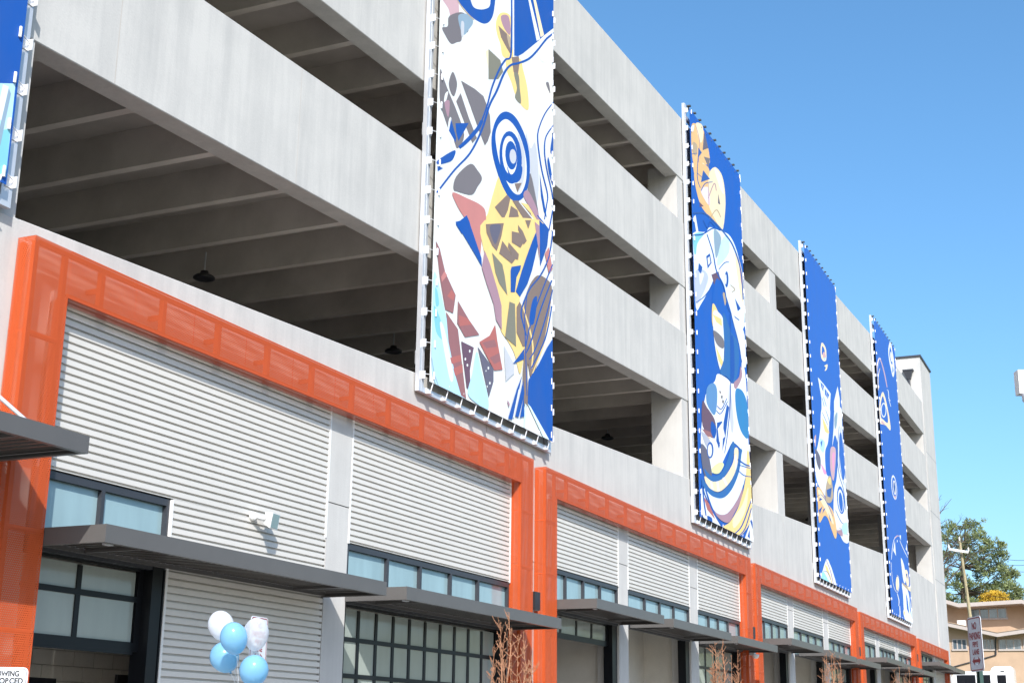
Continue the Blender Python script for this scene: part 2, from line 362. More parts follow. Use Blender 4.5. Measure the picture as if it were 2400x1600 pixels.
def glazed_door(xa, xb, ztop, rails, ncol, parent, rail_t=0.07, bottom_rail=None, Y=11.6):
    fr = MB(); y0, y1 = Y, Y+0.05
    zb = rails[-1]
    fr.box(xa,xa+0.1,y0,y1,zb-rail_t/2,ztop); fr.box(xb-0.1,xb,y0,y1,zb-rail_t/2,ztop)
    for r in rails: 
        t = rail_t if r != zb else (bottom_rail or rail_t)
        fr.box(xa+0.1,xb-0.1,y0,y1,r-t/2,r+t/2)
    fr.box(xa+0.1,xb-0.1,y0-.03,y1,ztop-0.05,ztop)
    wcol = (xb-xa-0.2)/ncol; levels = [ztop-0.05]+rails
    for (zt_, zl) in zip(levels, levels[1:]):
        for k in range(1, ncol): fr.box(xa+0.1+k*wcol-0.04, xa+0.1+k*wcol+0.04, y0+0.004, y1, zl+rail_t/2, zt_-rail_t/2)
    d = part('overhead_door', fr, M['black'], parent)
    for (zt_, zl) in zip(levels, levels[1:]):
        for k in range(ncol):
            part('pane', MB().box(xa+0.1+k*wcol+0.03, xa+0.1+(k+1)*wcol-0.03, y0+0.022, y0+0.03, zl+0.02, zt_-0.02), M['pane_lo'], d)
    return d
PY0, PY1 = 11.455, 12.0
FR = {1:(11.50,25.91,5.475),2:(26.56,42.97,5.44),3:(43.52,60.15,5.355),4:(60.80,75.90,5.27),5:(76.70,88.20,5.20)}
HH = 0.58; JW = 0.61
SILL = 4.9
for i, (fi, xa, xb, mull, wr, za, zh, kind) in enumerate(BAYS):
    gz = ground((xa+xb)/2)+0.1; wa, wb = wr or (xa, xb); top = FR[fi][2]-HH+0.12
    dh = za-0.2                                     # door head
    if kind != 'siding':
        window(wa+0.01, wb-0.01, za-0.22, zh, mull, garage)
        siding(xa+0.02, xb-0.02, zh+0.015, top, garage)
    if kind == 'A':
        siding(14.64, xb-0.02, gz, zh+0.013, garage)
        part('siding_trim', MB().box(14.605,14.645,D-0.06,D-0.001,gz,zh), M['trim'], garage)
        glazed_door(12.02, 14.36, dh, [1.6, 1.0], 2, garage, bottom_rail=0.15)
        part('door_jamb', MB().box(14.36,14.56,11.46,11.72,gz,dh+0.05).box(14.575,14.6,11.45,11.6,gz,dh), M['black'], garage)
    elif kind == 'siding':
        siding(xa+0.02, xb-0.02, gz, top, garage)
    else:
        part('door_jamb', MB().box(xa,xa+0.1,11.5,11.7,gz,dh), M['black'], garage); part('door_jamb', MB().box(xb-0.34,xb-0.02,11.5,11.72,gz,dh), M['black'], garage)
        if kind == 'grid': glazed_door(xa+0.02, 25.05, dh, [1.45,0.89,0.33,-0.23,-0.79,gz+0.1], 10, garage)
        if kind == 'grid6': glazed_door(xa+0.1, xb-0.36, dh, [dh-0.62-0.56*k for k in range(4)]+[gz+0.1], 4, garage)
        if kind == 'half': glazed_door(xa+0.1, xb-0.36, dh+0.02, [2.1], 4, garage, bottom_rail=0.12)
    for q in (xa, xb-0.04): part('siding_trim', MB().box(q,q+0.04,D-0.055,D-0.001,zh,top), M['trim'], garage)
# pilasters between the bays and behind the frame gaps
for (b0, b1) in zip(BAYS, BAYS[1:]):
    xa, xb = b0[2], b1[1]; gz = ground(xa)-0.1; wide = b0[0] != b1[0]
    y = PY0 if not wide else D-0.004
    zj = b0[6]+0.55
    mb = MB().box(xa+0.002,xb-0.002,y,PY1,gz,zj).box(xa+0.002,xb-0.002,y-0.006,PY1,zj+0.015,5.0)
    part('pilaster', mb, M['conc_pil'], garage)
part('pilaster', MB().box(87.602,90.9,D-0.001,12,-0.3,5.0), M['conc_pil'], garage)
part('pilaster', MB().box(-10,12.1,D-0.001,12,-3,4.9), M['conc_pil'], garage)
# shop interior
part('shop_ceiling', MB().box(12,90,11.75,18,4.35,4.5), M['white'], garage)
part('shop_rear_wall', MB().box(12,90,18,18.2,-2,4.6), M['cmu'], garage)
cw = part('block_wall', MB().box(12.2,18.3,13.425,13.6,-1.3,4.35), M['mortar'], garage)
bl = MB().box(0,0.39,0,0.05,0,0.19).mesh('concrete_block', M['cmu'])
for r in range(13):
    for c in range(14):
        x = 12.25+0.4*c+(0.2 if r % 2 else 0)
        if x < 17.9: link('concrete_block', bl, cw, Vector((x,13.38+random.uniform(-.002,.002),-0.95+0.2*r))-gl)
for x in (31.9, 37.6, 49.0, 54.8, 65.7, 70.9): part('partition_wall', MB().box(x-.1,x+.1,11.9,18,-1.5,4.35), M['cmu'], garage)
part('partition_wall', MB().box(34.4,37.55,12.9,13.1,-1.5,4.35), M['cmu'], garage)
part('partition_wall', MB().box(18.6,18.8,11.8,18,-1.5,4.35), M['cmu'], garage)
part('partition_wall', MB().box(50.5,54.7,13.4,13.6,-1.5,4.35), M['cmu'], garage)

# ================================================================== orange perforated frames
FLAB = {1:'orange perforated steel portal frame over the widest bays, beside the balloons',2:'orange perforated portal frame beneath the banner with the orange butterfly shapes',
        3:'orange perforated portal frame beneath the mostly blue banner with the swirling middle',4:'orange perforated portal frame beneath the narrow farthest banner',5:'short low orange perforated frame next to the stair tower'}
YF = 11.228; YB = 11.492
for fi, (xa, xb, zt) in FR.items():
    gz0, gz1 = ground(xa)+0.02, ground(xb)+0.02; gzm = min(gz0, gz1)
    t = thing('portal_frame', FLAB[fi], 'frame', ((xa+xb)/2, YF, gzm), 'orange frames along the shopfronts')
    zi = zt-HH; e = 0.0015
    def sheet(name, mb): return part(name, mb, [M['perf'], M['orange_solid']], t)
    # header panels, about four feet each
    n = round((xb-xa-2*JW)/1.22); step = (xb-xa-2*JW)/n
    for k in range(n):
        a, b = xa+JW+k*step, xa+JW+(k+1)*step
        mb = MB(); mb.add([(a,YF,zi),(b,YF,zi),(b,YF,zt),(a,YF,zt)], [(0,1,2,3)])
        mb.add([(a,YF,zi),(b,YF,zi),(b,YB,zi),(a,YB,zi)], [(0,1,2,3)]); mb.add([(a,YF,zt),(b,YF,zt),(b,YB,zt),(a,YB,zt)], [(3,2,1,0)])
        for (z0,z1) in ((zt-0.014,zt),(zi,zi+0.014)): mb.add([(a,YF-e,z0),(b,YF-e,z0),(b,YF-e,z1),(a,YF-e,z1)], [(0,1,2,3)], 1)
        mb.add([(b-0.008,YF-e,zi),(b+0.004,YF-e,zi),(b+0.004,YF-e,zt),(b-0.008,YF-e,zt)], [(0,1,2,3)], 1)
        sheet('header_panel', mb)
    st = MB()
    for k in range(n+1):
        a = xa+JW+k*step+(step/2 if k < n else 0)
        st.box(a-0.035,a+0.035,YF+0.02,YF+0.09,zi+0.05,zt-0.05); st.box(a-0.03,a+0.03,YF+0.1,YB,zi+0.24,zi+0.3)
    st.box(xa+0.1,xb-0.1,YF+0.02,YF+0.07,zt-0.08,zt-0.03); st.box(xa+JW+0.02,xb-JW-0.02,YF+0.02,YF+0.07,zi+0.02,zi+0.06)
    part('header_subframe', st, M['orange_solid'], t)
    for (a, b, g) in ((xa, xa+JW, gz0), (xb-JW, xb, gz1)):
        mb = MB()
        mb.add([(a,YF,g),(b,YF,g),(b,YF,zt),(a,YF,zt)], [(0,1,2,3)])
        mb.add([(a,YF,g),(a,YB,g),(a,YB,zt),(a,YF,zt)], [(0,1,2,3)]); mb.add([(b,YF,g),(b,YB,g),(b,YB,zt if b==xb else zi),(b,YF,zt if b==xb else zi)], [(3,2,1,0)])
        if b != xb: pass
        mb.add([(a,YF,zt),(b,YF,zt),(b,YB,zt),(a,YB,zt)], [(3,2,1,0)])
        for x in (a, b):                              # bright folded corners
            mb.add([(x-(0.012 if x==b else 0),YF-e,g),(x+(0.012 if x==a else 0),YF-e,g),(x+(0.012 if x==a else 0),YF-e,zt),(x-(0.012 if x==b else 0),YF-e,zt)], [(0,1,2,3)], 1)
        z = zt-HH-0.55
        while z > g+0.3:
            mb.add([(a,YF-e,z),(b,YF-e,z),(b,YF-e,z+0.012),(a,YF-e,z+0.012)], [(0,1,2,3)], 1)
            mb.add([(a-e,YF,z),(a-e,YB,z),(a-e,YB,z+0.02),(a-e,YF,z+0.02)], [(0,1,2,3)], 1); mb.add([(b+e,YF,z),(b+e,YB,z),(b+e,YB,z+0.02),(b+e,YF,z+0.02)], [(3,2,1,0)], 1)
            z -= 1.1
        sheet('jamb_panel', mb)
        st = MB(); st.box(a+0.03,a+0.09,YF+0.02,YF+0.08,g,zt-0.05); st.box(b-0.09,b-0.03,YF+0.02,YF+0.08,g,zt-0.05)
        st.box(a+0.03,a+0.09,YB-0.06,YB-0.01,g,zt-0.05)
        z = zt-HH-0.55
        while z > g+0.3: st.box(a+0.09,b-0.09,YF+0.02,YF+0.07,z-0.03,z+0.03); z -= 1.1
        part('jamb_subframe', st, M['orange_solid'], t)

# ================================================================== awnings
AW = [(12.12,18.42,2.20),(19.05,25.3,2.20),(27.22,31.62,2.76),(32.34,37.37,2.75),(38.04,42.48,2.73),(44.35,48.95,3.08),(50.04,54.86,3.05),(55.64,60.0,3.04),
      (61.6,66.05,3.42),(66.51,71.34,3.38),(71.86,75.7,3.36),(77.85,83.7,4.06),(83.95,88.3,4.04)]
ALAB = ['grey flat steel awning over the two-pane door behind the balloons','grey flat steel awning over the ten-column glazed door','grey awning over the half-raised glazed door, right of the first frame joint',
 'grey awning over the open bay in the middle of the second orange frame','grey awning at the far jamb of the second orange frame, above its sapling','grey awning at the near jamb of the third orange frame',
 'grey awning in the middle of the third orange frame','grey awning at the far jamb of the third orange frame','grey awning at the near jamb of the fourth orange frame','grey awning in the middle of the fourth orange frame',
 'grey awning at the far jamb of the fourth orange frame','grey awning tucked under the low fifth frame','grey end awning beside the stair tower wall']
def awning(x0, x1, zt, label, yo=10.36, yw=11.46, hh=0.2, rod=False):
    t = thing('awning', label, 'awning', ((x0+x1)/2, yw, zt-hh), 'awnings along the shopfronts'); k = 0.02
    part('front_fascia', MB().box(x0,x1,yo,yo+k,zt-hh,zt).box(x0,x1,yo+k,yo+0.07,zt-hh,zt-hh+k), M['awn'], t)
    part('side_fascia', MB().box(x0+.001,x0+k,yo+k+.001,yw,zt-hh+.001,zt-.002).box(x0+k,x0+0.06,yo+0.071,yw,zt-hh+.001,zt-hh+k), M['awn'], t)
    part('side_fascia', MB().box(x1-k,x1-.001,yo+k+.001,yw,zt-hh+.001,zt-.002).box(x1-0.06,x1-k,yo+0.071,yw,zt-hh+.001,zt-hh+k), M['awn'], t)
    mb = MB(); a = x0+0.022; zz = zt-0.13; pr = []
    while a < x1-0.16:
        pr += [(a,0),(a+0.05,0),(a+0.065,0.045),(a+0.125,0.045)]; a += 0.14
    pr.append((x1-0.022,0)); n = len(pr)
    mb.add([(x,yo+0.022,zz+z) for x,z in pr]+[(x,yw-0.06,zz+z) for x,z in pr], [(i,i+1,n+i+1,n+i) for i in range(n-1)])
    part('deck_panel', mb, M['awn_deck'], t)
    part('wall_beam', MB().box(x0+0.022,x1-0.022,yw-0.055,yw,zt-hh+0.02,zt-0.02), M['awn'], t)
    part('drain_outlet', MB().box(x0+0.12,x0+0.24,yo+0.08,yo+0.14,zt-hh-0.012,zt-hh+0.03), M['alu'], t)
    for bx in (x0+0.9, x1-0.9): part('cross_beam', MB().box(bx-0.025,bx+0.025,yo+0.071,yw-0.06,zt-0.17,zt-0.135), M['awn'], t)
    return t
for (a, b, z), l in zip(AW, ALAB): awning(a, b, z, l)
t = awning(4.4, 11.43, 3.02, 'deeper grey steel canopy hung on a slanting tie rod beside the big orange frame', yo=10.1, yw=11.4, hh=0.19)
t['group'] = 'awnings along the shopfronts'
for x in (10.6, 5.2): part('tie_rod', MB().tube([(x,10.2,3.02),(x,11.5,3.95)],0.022,8), M['alu'], t)

# ================================================================== mural banners
CM = {}
def ink(c):
    if c not in CM: CM[c] = mat('print_%d' % len(CM), c, 0.6, var=0.16, scale=2.6, stretch=(1,1,0.45), spec=0.3, bump=0.25, bscale=1.1, dark=tuple(0.55*q+0.05 for q in c))
    return CM[c]
BLUE=(0.009,0.08,0.35); NAVY=(0.03,0.1,0.33); WH=(0.7,0.725,0.715); YE=(0.80,0.58,0.22); GR=(0.17,0.155,0.165); BR=(0.21,0.155,0.13); MV=(0.28,0.125,0.13)
RD=(0.40,0.13,0.115); SA=(0.5,0.2,0.185); LB=(0.42,0.66,0.82); TE=(0.2,0.52,0.6); OL=(0.2,0.195,0.15); PU=(0.13,0.075,0.11); SL_=(0.12,0.115,0.16); PK=(0.55,0.36,0.39)
CR=(0.80,0.66,0.44); PE=(0.72,0.45,0.2); PL=(0.76,0.73,0.64); GB=(0.24,0.34,0.43); TN=(0.42,0.33,0.22); LG=(0.5,0.52,0.56); DT=(0.025,0.13,0.36); VI=(0.36,0.22,0.27)
def crom(pts, closed=True, k=4):
    n = len(pts); out = []
    rng = range(n) if closed else range(n-1)
    for i in rng:
        g = (lambda j: pts[j % n]) if closed else (lambda j: pts[max(0, min(n-1, j))])
        p0, p1, p2, p3 = g(i-1), g(i), g(i+1), g(i+2)
        for s in range(k):
            t = s/k
            out.append(tuple(0.5*(2*p1[d]+(p2[d]-p0[d])*t+(2*p0[d]-5*p1[d]+4*p2[d]-p3[d])*t*t+(3*p1[d]-p0[d]-3*p2[d]+p3[d])*t**3) for d in (0,1)))
    if not closed: out.append(pts[-1])
    return out
def ell(cx, cy_, rx, ry, n=20, rot=0):
    c, s = math.cos(rot), math.sin(rot)
    return [(cx+rx*math.cos(2*math.pi*i/n)*c-ry*math.sin(2*math.pi*i/n)*s, cy_+rx*math.cos(2*math.pi*i/n)*s+ry*math.sin(2*math.pi*i/n)*c) for i in range(n)]
P = lambda c, *p: ('p', c, p)            # straight-edged shape
S = lambda c, *p: ('s', c, p)            # curved shape
Ln = lambda c, w, *p: ('l', c, w, p)     # brush line
E = lambda c, *a: ('e', c, a)
PRINTS = {
0:(BLUE,[((0,0,2.904),[P(LB,(-300,560),(106,570),(40,1205),(-300,1180)),P(TE,(-200,900),(70,880),(42,1190),(-200,1170)),P(WH,(20,575),(60,590),(10,820),(-30,800)),P(GB,(60,600),(75,640),(0,1000),(-10,900))])]),
1:(WH,[((950,0,2.9025),[
 S(PK,(235,-40),(345,-40),(365,60),(360,110),(310,118),(292,60)),S(GR,(300,110),(400,90),(430,210),(390,232),(380,280),(350,290),(310,300),(270,240),(250,190),(288,180)),S(GB,(360,110),(410,95),(452,120),(460,160),(430,205),(400,240),(375,200)),S(LG,(380,150),(400,160),(395,250),(380,240)),
 S(BLUE,(335,-30),(400,60),(450,115),(500,150),(540,163),(575,145),(600,90),(612,-30),(583,-30),(575,40),(545,62),(500,65),(460,45),(425,-30)),Ln(TN,8,(352,0),(400,70),(468,138)),
 S(YE,(640,95),(690,90),(720,130),(716,250),(735,380),(700,400),(660,380),(645,300),(625,240),(615,160)),S(VI,(650,112),(700,110),(716,200),(705,240),(665,180)),P(BR,(632,175),(690,230),(716,280),(714,370),(690,330),(650,255)),S(TN,(690,240),(715,260),(712,330)),
 P(BLUE,(740,-40),(1020,-40),(1020,183),(940,245),(915,270),(880,300),(800,365),(765,385),(740,380)),P(WH,(832,-20),(846,-20),(917,268),(893,280)),P(CR,(866,-20),(882,-20),(943,240),(920,255)),P(BLUE,(855,-20),(864,-20),(917,245),(914,250)),
 S(YE,(690,395),(780,400),(800,470),(830,600),(838,745),(790,720),(745,640),(720,560),(690,480)),P(BR,(722,390),(772,385),(775,440),(762,540),(735,490)),S(OL,(738,500),(770,510),(778,600),(786,705),(745,665),(758,600)),
 S(PL,(900,330),(970,300),(975,400),(930,420)),S(PL,(865,590),(980,570),(1005,660),(940,800),(900,880),(880,700)),S(GR,(955,570),(975,565),(985,640)),
 P(OL,(565,335),(645,410),(665,490),(630,540),(565,540)),P(CR,(545,350),(563,338),(563,470)),
 S(GR,(238,470),(262,540),(300,640),(350,760),(400,920),(355,1010),(330,960),(290,870),(265,800),(236,700),(232,560)),S(WH,(270,640),(290,625),(275,690),(262,690)),S(WH,(290,860),(310,800),(330,960),(318,1020)),S(VI,(265,700),(300,690),(290,800)),
 S(GR,(320,490),(345,540),(350,590),(330,655),(305,620),(295,560)),P(GR,(375,635),(345,690),(395,820),(455,975),(485,940),(430,800)),P(GR,(378,550),(470,605),(530,655),(555,720),(575,790),(580,900),(560,960),(540,990),(500,890),(440,720)),
 P(BLUE,(340,840),(430,838),(360,960),(345,900)),P(BLUE,(310,810),(345,940),(340,970),(295,890)),S(BLUE,(220,1090),(335,1022),(325,1080),(290,1105),(222,1118)),P(BLUE,(217,1130),(255,1145),(219,1165)),
 Ln(BLUE,13,(722,-20),(722,200),(716,380),(680,408),(640,470),(590,590),(555,720),(520,820)),Ln(BLUE,27,(520,820),(495,870),(450,925),(400,975),(365,1005)),
 Ln(BLUE,15,(1012,225),(960,265),(900,340),(840,400),(770,430),(715,445),(670,500),(620,620),(570,720),(520,880),(440,1040),(330,1160),(213,1310)),
 S(GR,(440,1115),(490,1160),(520,1215),(490,1270),(450,1325),(360,1305),(325,1285),(345,1200)),
 S(LG,(820,910),(850,1010),(880,970),(900,1100),(905,1300),(880,1420),(850,1250)),S(GR,(850,1180),(900,1420),(905,1500),(870,1420),(830,1300)),
 S(YE,(640,1200),(690,1330),(760,1370),(880,1420),(905,1575),(530,1575),(560,1450),(600,1300)),
 S(LG,(755,910),(810,930),(800,1230),(740,1310),(770,1150)),
 S(BLUE,(685,760),(740,790),(790,870),(830,980),(845,1100),(840,1230),(810,1330),(760,1368),(710,1350),(660,1270),(620,1160),(590,1040),(585,930),(605,840),(640,780)),
 S(WH,(680,812),(725,840),(770,910),(805,1010),(822,1110),(820,1220),(795,1300),(765,1325),(725,1300),(680,1220),(640,1110),(618,1000),(612,910),(635,845)),
 S(LG,(760,905),(800,1000),(815,1110),(800,1240),(760,1310),(780,1180),(785,1050)),
 E(BLUE,714,1072,76,180,24,-0.06),E(WH,708,1058,50,132,24,-0.06),E(BLUE,718,1058,40,98,20,-0.06),E(LG,730,1065,23,50,16,-0.06),S(BLUE,(690,1130),(720,1190),(790,1130),(785,1210),(750,1245),(710,1220)),P(BR,(740,1250),(790,1245),(760,1310)),
 Ln(BLUE,9,(1008,695),(950,770),(905,880),(900,970),(925,1150),(965,1320),(958,1400),(945,1490)),Ln(BLUE,9,(1008,850),(955,930),(945,1030),(960,1150),(995,1310),(1003,1400)),S(BLUE,(1006,890),(985,1010),(990,1045),(1006,1045)),S(BLUE,(970,1070),(985,1130),(1003,1260),(980,1200),(965,1110)),P(BLUE,(912,1180),(930,1300),(960,1480),(940,1440),(920,1330)),
 S(SA,(318,1310),(420,1350),(510,1395),(545,1450),(535,1575),(480,1575),(400,1480),(350,1400)),P(BLUE,(415,1465),(340,1525),(380,1590),(470,1590)),
 P(BR,(690,1325),(605,1410),(665,1495),(695,1430),(712,1350)),P(BR,(715,1400),(700,1480),(770,1475),(760,1430)),P(BR,(725,1365),(770,1365),(850,1450),(860,1480),(830,1540),(790,1470)),S(VI,(800,1330),(835,1300),(900,1440),(905,1510),(850,1420)),Ln(WH,7,(770,1370),(905,1540)),Ln(BLUE,9,(895,1465),(970,1560)),Ln(BLUE,9,(1000,1430),(975,1568))]),
 ((950,520,2.7025),[
 P(SA,(400,-15),(500,-15),(480,120),(470,240),(430,100)),P(BLUE,(315,0),(395,-20),(480,230),(482,285),(440,210)),
 S(YE,(500,-10),(850,-10),(830,100),(760,280),(730,400),(725,560),(765,700),(740,900),(720,960),(690,840),(650,760),(600,680),(590,560),(540,330),(492,170)),
 S(LB,(178,320),(215,420),(260,620),(330,900),(380,1110),(300,1085),(195,1035),(163,900),(168,600)),S(TE,(178,530),(220,620),(240,720),(235,750),(190,690)),S(TE,(185,420),(200,440),(210,520),(190,530)),S(WH,(215,640),(245,680),(300,960),(280,1000),(240,800)),Ln(GB,5,(163,860),(180,960),(205,1035)),
 P(MV,(190,120),(215,170),(250,320),(316,465),(300,578),(250,555),(215,350)),P(MV,(330,500),(400,620),(466,715),(375,730),(325,640)),P(MV,(255,570),(330,680),(350,850),(382,1120),(350,1100),(310,960),(270,760)),
 P(RD,(288,430),(312,460),(300,500),(262,470)),P(RD,(335,590),(390,610),(420,650),(340,660)),P(RD,(280,860),(348,840),(352,880),(290,900)),P(RD,(300,930),(358,900),(362,950),(312,975)),P(SA,(245,310),(262,340),(228,380),(222,350)),
 P(PU,(350,755),(430,795),(405,940),(410,1060),(385,1050),(370,930)),P(SL_,(455,790),(555,930),(555,1010),(525,1110),(490,950)),E(WH,404,818,5,9),E(WH,376,868,5,9),E(WH,389,907,5,9),E(WH,522,925,5,9),E(WH,507,943,3,5),E(WH,531,1020,5,9),E(WH,514,1042,3,7),
 S(LB,(448,820),(480,950),(520,1110),(515,1190),(450,1150),(392,1085),(420,960)),
 P(RD,(565,650),(580,760),(612,935),(560,940),(500,830),(465,760),(530,720)),P(MV,(480,765),(560,745),(578,790),(510,800)),P(MV,(530,860),(590,830),(600,880),(560,900)),
 P(LG,(620,780),(685,900),(685,960),(632,1010)),
 P(BR,(505,15),(620,8),(605,90),(575,185),(545,150),(510,70)),S(SL_,(530,30),(600,20),(585,100),(560,140)),P(BR,(670,60),(715,70),(745,130),(725,165),(670,130)),P(BR,(610,120),(640,160),(690,240),(670,265),(590,200)),P(BR,(650,130),(715,205),(710,240),(685,235),(645,160)),P(BR,(710,20),(740,60),(765,120),(745,145),(710,50)),P(BR,(755,-10),(792,-10),(775,45)),
 P(OL,(545,195),(610,270),(625,340),(642,465),(590,390),(565,320)),P(VI,(497,180),(530,260),(580,430),(605,530),(607,685),(570,620),(555,520),(510,390),(480,290)),
 P(BLUE,(668,285),(728,275),(725,300),(700,350),(690,445),(663,445),(662,310)),P(BLUE,(830,50),(835,150),(800,300),(770,390),(720,475),(695,440),(730,320),(760,230),(800,120)),P(VI,(815,0),(850,30),(845,240),(835,150)),P(BLUE,(845,-10),(905,50),(895,150),(850,280),(848,150)),P(SA,(880,200),(905,160),(928,300),(905,330)),
 P(OL,(655,505),(690,520),(697,790),(627,730),(640,620)),P(BR,(720,505),(745,560),(790,700),(785,780),(740,790),(700,700),(700,540)),
 S(BR,(830,340),(900,370),(925,430),(910,560),(880,720),(820,930),(790,985),(770,900),(770,1150),(745,1140),(740,950),(760,700),(745,560),(770,430)),Ln(YE,9,(735,520),(800,760),(795,930)),Ln(YE,8,(905,600),(870,780),(800,960)),
 S(BLUE,(800,500),(830,480),(810,640),(780,630)),
 Ln(BLUE,9,(930,60),(905,220),(850,340),(780,430),(730,560),(740,640),(762,720)),Ln(BLUE,8,(928,270),(860,440),(790,640),(755,800)),Ln(BLUE,9,(930,350),(850,560),(790,760),(760,830)),Ln(BLUE,8,(928,430),(880,620),(820,800),(780,870)),Ln(BLUE,9,(926,520),(880,740),(790,930)),Ln(BLUE,6,(768,440),(752,600),(755,760),(765,1100)),
 P(BLUE,(675,900),(750,800),(745,870)),P(BLUE,(928,740),(928,1400),(880,1370),(770,1150),(775,1000),(840,900),(890,800)),P((0.66,0.84,0.88),(768,1148),(788,1170),(918,1400),(880,1388)),
 P(BLUE,(735,970),(700,1060),(645,1245),(672,1250),(705,1110)),P(BLUE,(742,1000),(690,1230),(712,1238),(748,1090)),P(WH,(712,1060),(718,1062),(682,1240),(676,1236)),P(BLUE,(745,1100),(748,1230),(720,1240)),S(VI,(640,1130),(655,1150),(650,1170)),P((0.6,0.8,0.88),(752,1150),(762,1160),(752,1310),(744,1305))])]),
2:((0.01,0.1,0.43),[((1560,220,2.904),[
 S(PE,(175,225),(205,203),(250,230),(290,370),(300,470),(262,490),(240,560),(205,520),(180,420)),S(CR,(205,205),(250,215),(255,300),(235,330)),S(CR,(250,470),(300,540),(292,640),(262,590)),S(TN,(185,330),(215,350),(210,420),(186,400)),Ln(VI,4,(205,215),(232,330),(225,470),(250,560)),P(SL_,(262,250),(290,370),(252,385)),P(GR,(260,428),(302,440),(292,505)),P(NAVY,(222,365),(246,400),(224,432)),S(WH,(172,230),(195,212),(185,260)),
 S(PE,(190,470),(262,480),(300,530),(300,700),(280,720),(225,650),(198,560)),S(PE,(195,540),(240,560),(262,600),(292,660),(320,800),(380,920),(300,840),(240,760),(205,640)),S(CR,(300,530),(340,500),(385,560),(405,680),(405,800),(385,930),(340,860),(300,780),(282,700),(290,600)),S(PL,(330,505),(375,560),(398,680),(370,640)),S((0.74,0.62,0.66),(240,650),(290,640),(300,760),(255,700)),P(NAVY,(255,520),(302,580),(240,602)),P(SL_,(358,680),(372,755),(356,745)),P(PU,(230,735),(258,765),(232,770)),
 Ln(NAVY,6,(240,660),(270,610),(320,600)),Ln(VI,6,(290,710),(330,610),(345,660)),Ln(TN,7,(300,850),(345,790),(375,840)),Ln(NAVY,5,(225,380),(215,560),(235,640)),Ln(NAVY,4,(215,540),(270,590)),Ln(VI,4,(290,600),(295,760)),Ln(NAVY,3,(172,410),(215,405)),
 P(WH,(190,835),(203,825),(222,935),(208,942)),S((0.72,0.8,0.84),(185,950),(270,940),(300,908),(370,930),(430,960),(470,1030),(500,1130),(525,1260),(535,1575),(480,1575),(420,1400),(370,1250),(345,1210),(310,1300),(240,1430),(205,1450),(190,1100)),
 S(TE,(188,965),(262,950),(215,1020),(202,1130)),S(GB,(330,920),(378,985),(345,1120),(330,1020)),S((0.5,0.75,0.8),(380,1000),(425,965),(430,1080),(350,1170)),S((0.45,0.5,0.62),(195,1230),(240,1190),(290,1250),(240,1390),(205,1420)),S(WH,(230,1220),(260,1225),(235,1300)),
 P(BLUE,(225,1150),(250,1180),(240,1225),(220,1200)),P(BLUE,(275,1105),(300,1085),(312,1150),(285,1190)),P(WH,(284,1118),(298,1106),(304,1148),(289,1166)),P(PU,(310,1230),(360,1210),(372,1260),(330,1300)),
 S(CR,(470,1090),(500,1130),(525,1250),(528,1420),(500,1330)),S(SA,(500,1160),(518,1220),(516,1300)),E(BLUE,414,1262,13,55),E(WH,408,1262,6,34),S(TN,(390,1350),(412,1380),(405,1440),(388,1420)),P(BLUE,(470,1390),(510,1460),(490,1480)),Ln(TN,8,(440,1300),(470,1330),(450,1350)),
 S((0.01,0.1,0.42),(330,1300),(360,1262),(400,1430),(425,1600),(330,1600),(312,1480)),S(YE,(318,1430),(350,1470),(385,1580),(320,1580)),
 Ln(NAVY,10,(186,812),(260,812),(320,860),(400,950),(460,1040),(510,1200),(527,1400)),Ln(BLUE,9,(185,962),(250,955),(320,915),(372,930)),Ln(BLUE,8,(280,955),(320,1080),(345,1205),(395,1310),(430,1470),(500,1540)),Ln(BLUE,6,(205,1420),(260,1380),(320,1300)),Ln(BLUE,6,(360,1195),(400,1150),(430,1145)),Ln(BLUE,6,(255,860),(285,915),(300,870),(335,905))]),
 ((1560,740,2.8),[
 S(WH,(310,-20),(350,-20),(382,60),(377,330),(355,350),(320,180)),P(YE,(308,-10),(365,20),(370,70),(330,40)),S(GR,(313,95),(377,150),(377,215),(330,180)),P(YE,(325,190),(375,300),(370,345),(345,290)),
 S(DT,(375,-20),(430,110),(470,170),(480,290),(465,400),(440,440),(400,400),(355,370),(385,250)),S(BLUE,(425,150),(445,160),(450,380),(430,420)),
 S((0.76,0.79,0.8),(340,380),(400,410),(440,445),(490,400),(500,300),(525,420),(540,800),(545,900),(500,880),(440,830),(400,900),(350,1000),(300,1030),(270,1000),(240,920),(230,780),(260,520),(320,430)),S(WH,(430,-20),(480,60),(515,120),(525,330),(500,300),(480,180)),S(VI,(445,440),(480,400),(490,330),(500,400),(460,480)),
 S((0.1,0.24,0.46),(270,470),(310,440),(335,480),(335,580),(320,650),(290,620),(265,560)),S(PU,(240,560),(270,600),(320,680),(330,770),(300,800),(240,720)),P(MV,(235,740),(290,760),(320,800),(270,790)),S(PE,(232,760),(275,790),(300,808),(250,790)),S(BLUE,(300,690),(332,740),(318,805),(295,760)),
 S(LG,(420,450),(445,700),(430,760),(410,560)),P(GR,(350,490),(362,495),(360,512),(352,506)),P(GR,(362,520),(374,525),(370,548),(360,536)),P(GR,(370,550),(382,555),(378,580),(368,566)),
 S((0.03,0.2,0.44),(460,480),(500,490),(530,560),(540,660),(540,800),(500,770),(470,680),(455,560)),P(BLUE,(400,580),(415,600),(390,800),(370,890),(378,700)),P(BLUE,(335,700),(370,690),(350,870),(330,820)),P(WH,(340,740),(368,700),(388,790),(350,830)),Ln(BLUE,6,(423,-10),(424,500),(405,760),(385,900)),Ln(BLUE,6,(330,620),(360,640),(405,560)),Ln(BLUE,6,(335,590),(365,610),(400,540)),P(BLUE,(340,850),(355,845),(348,870)),
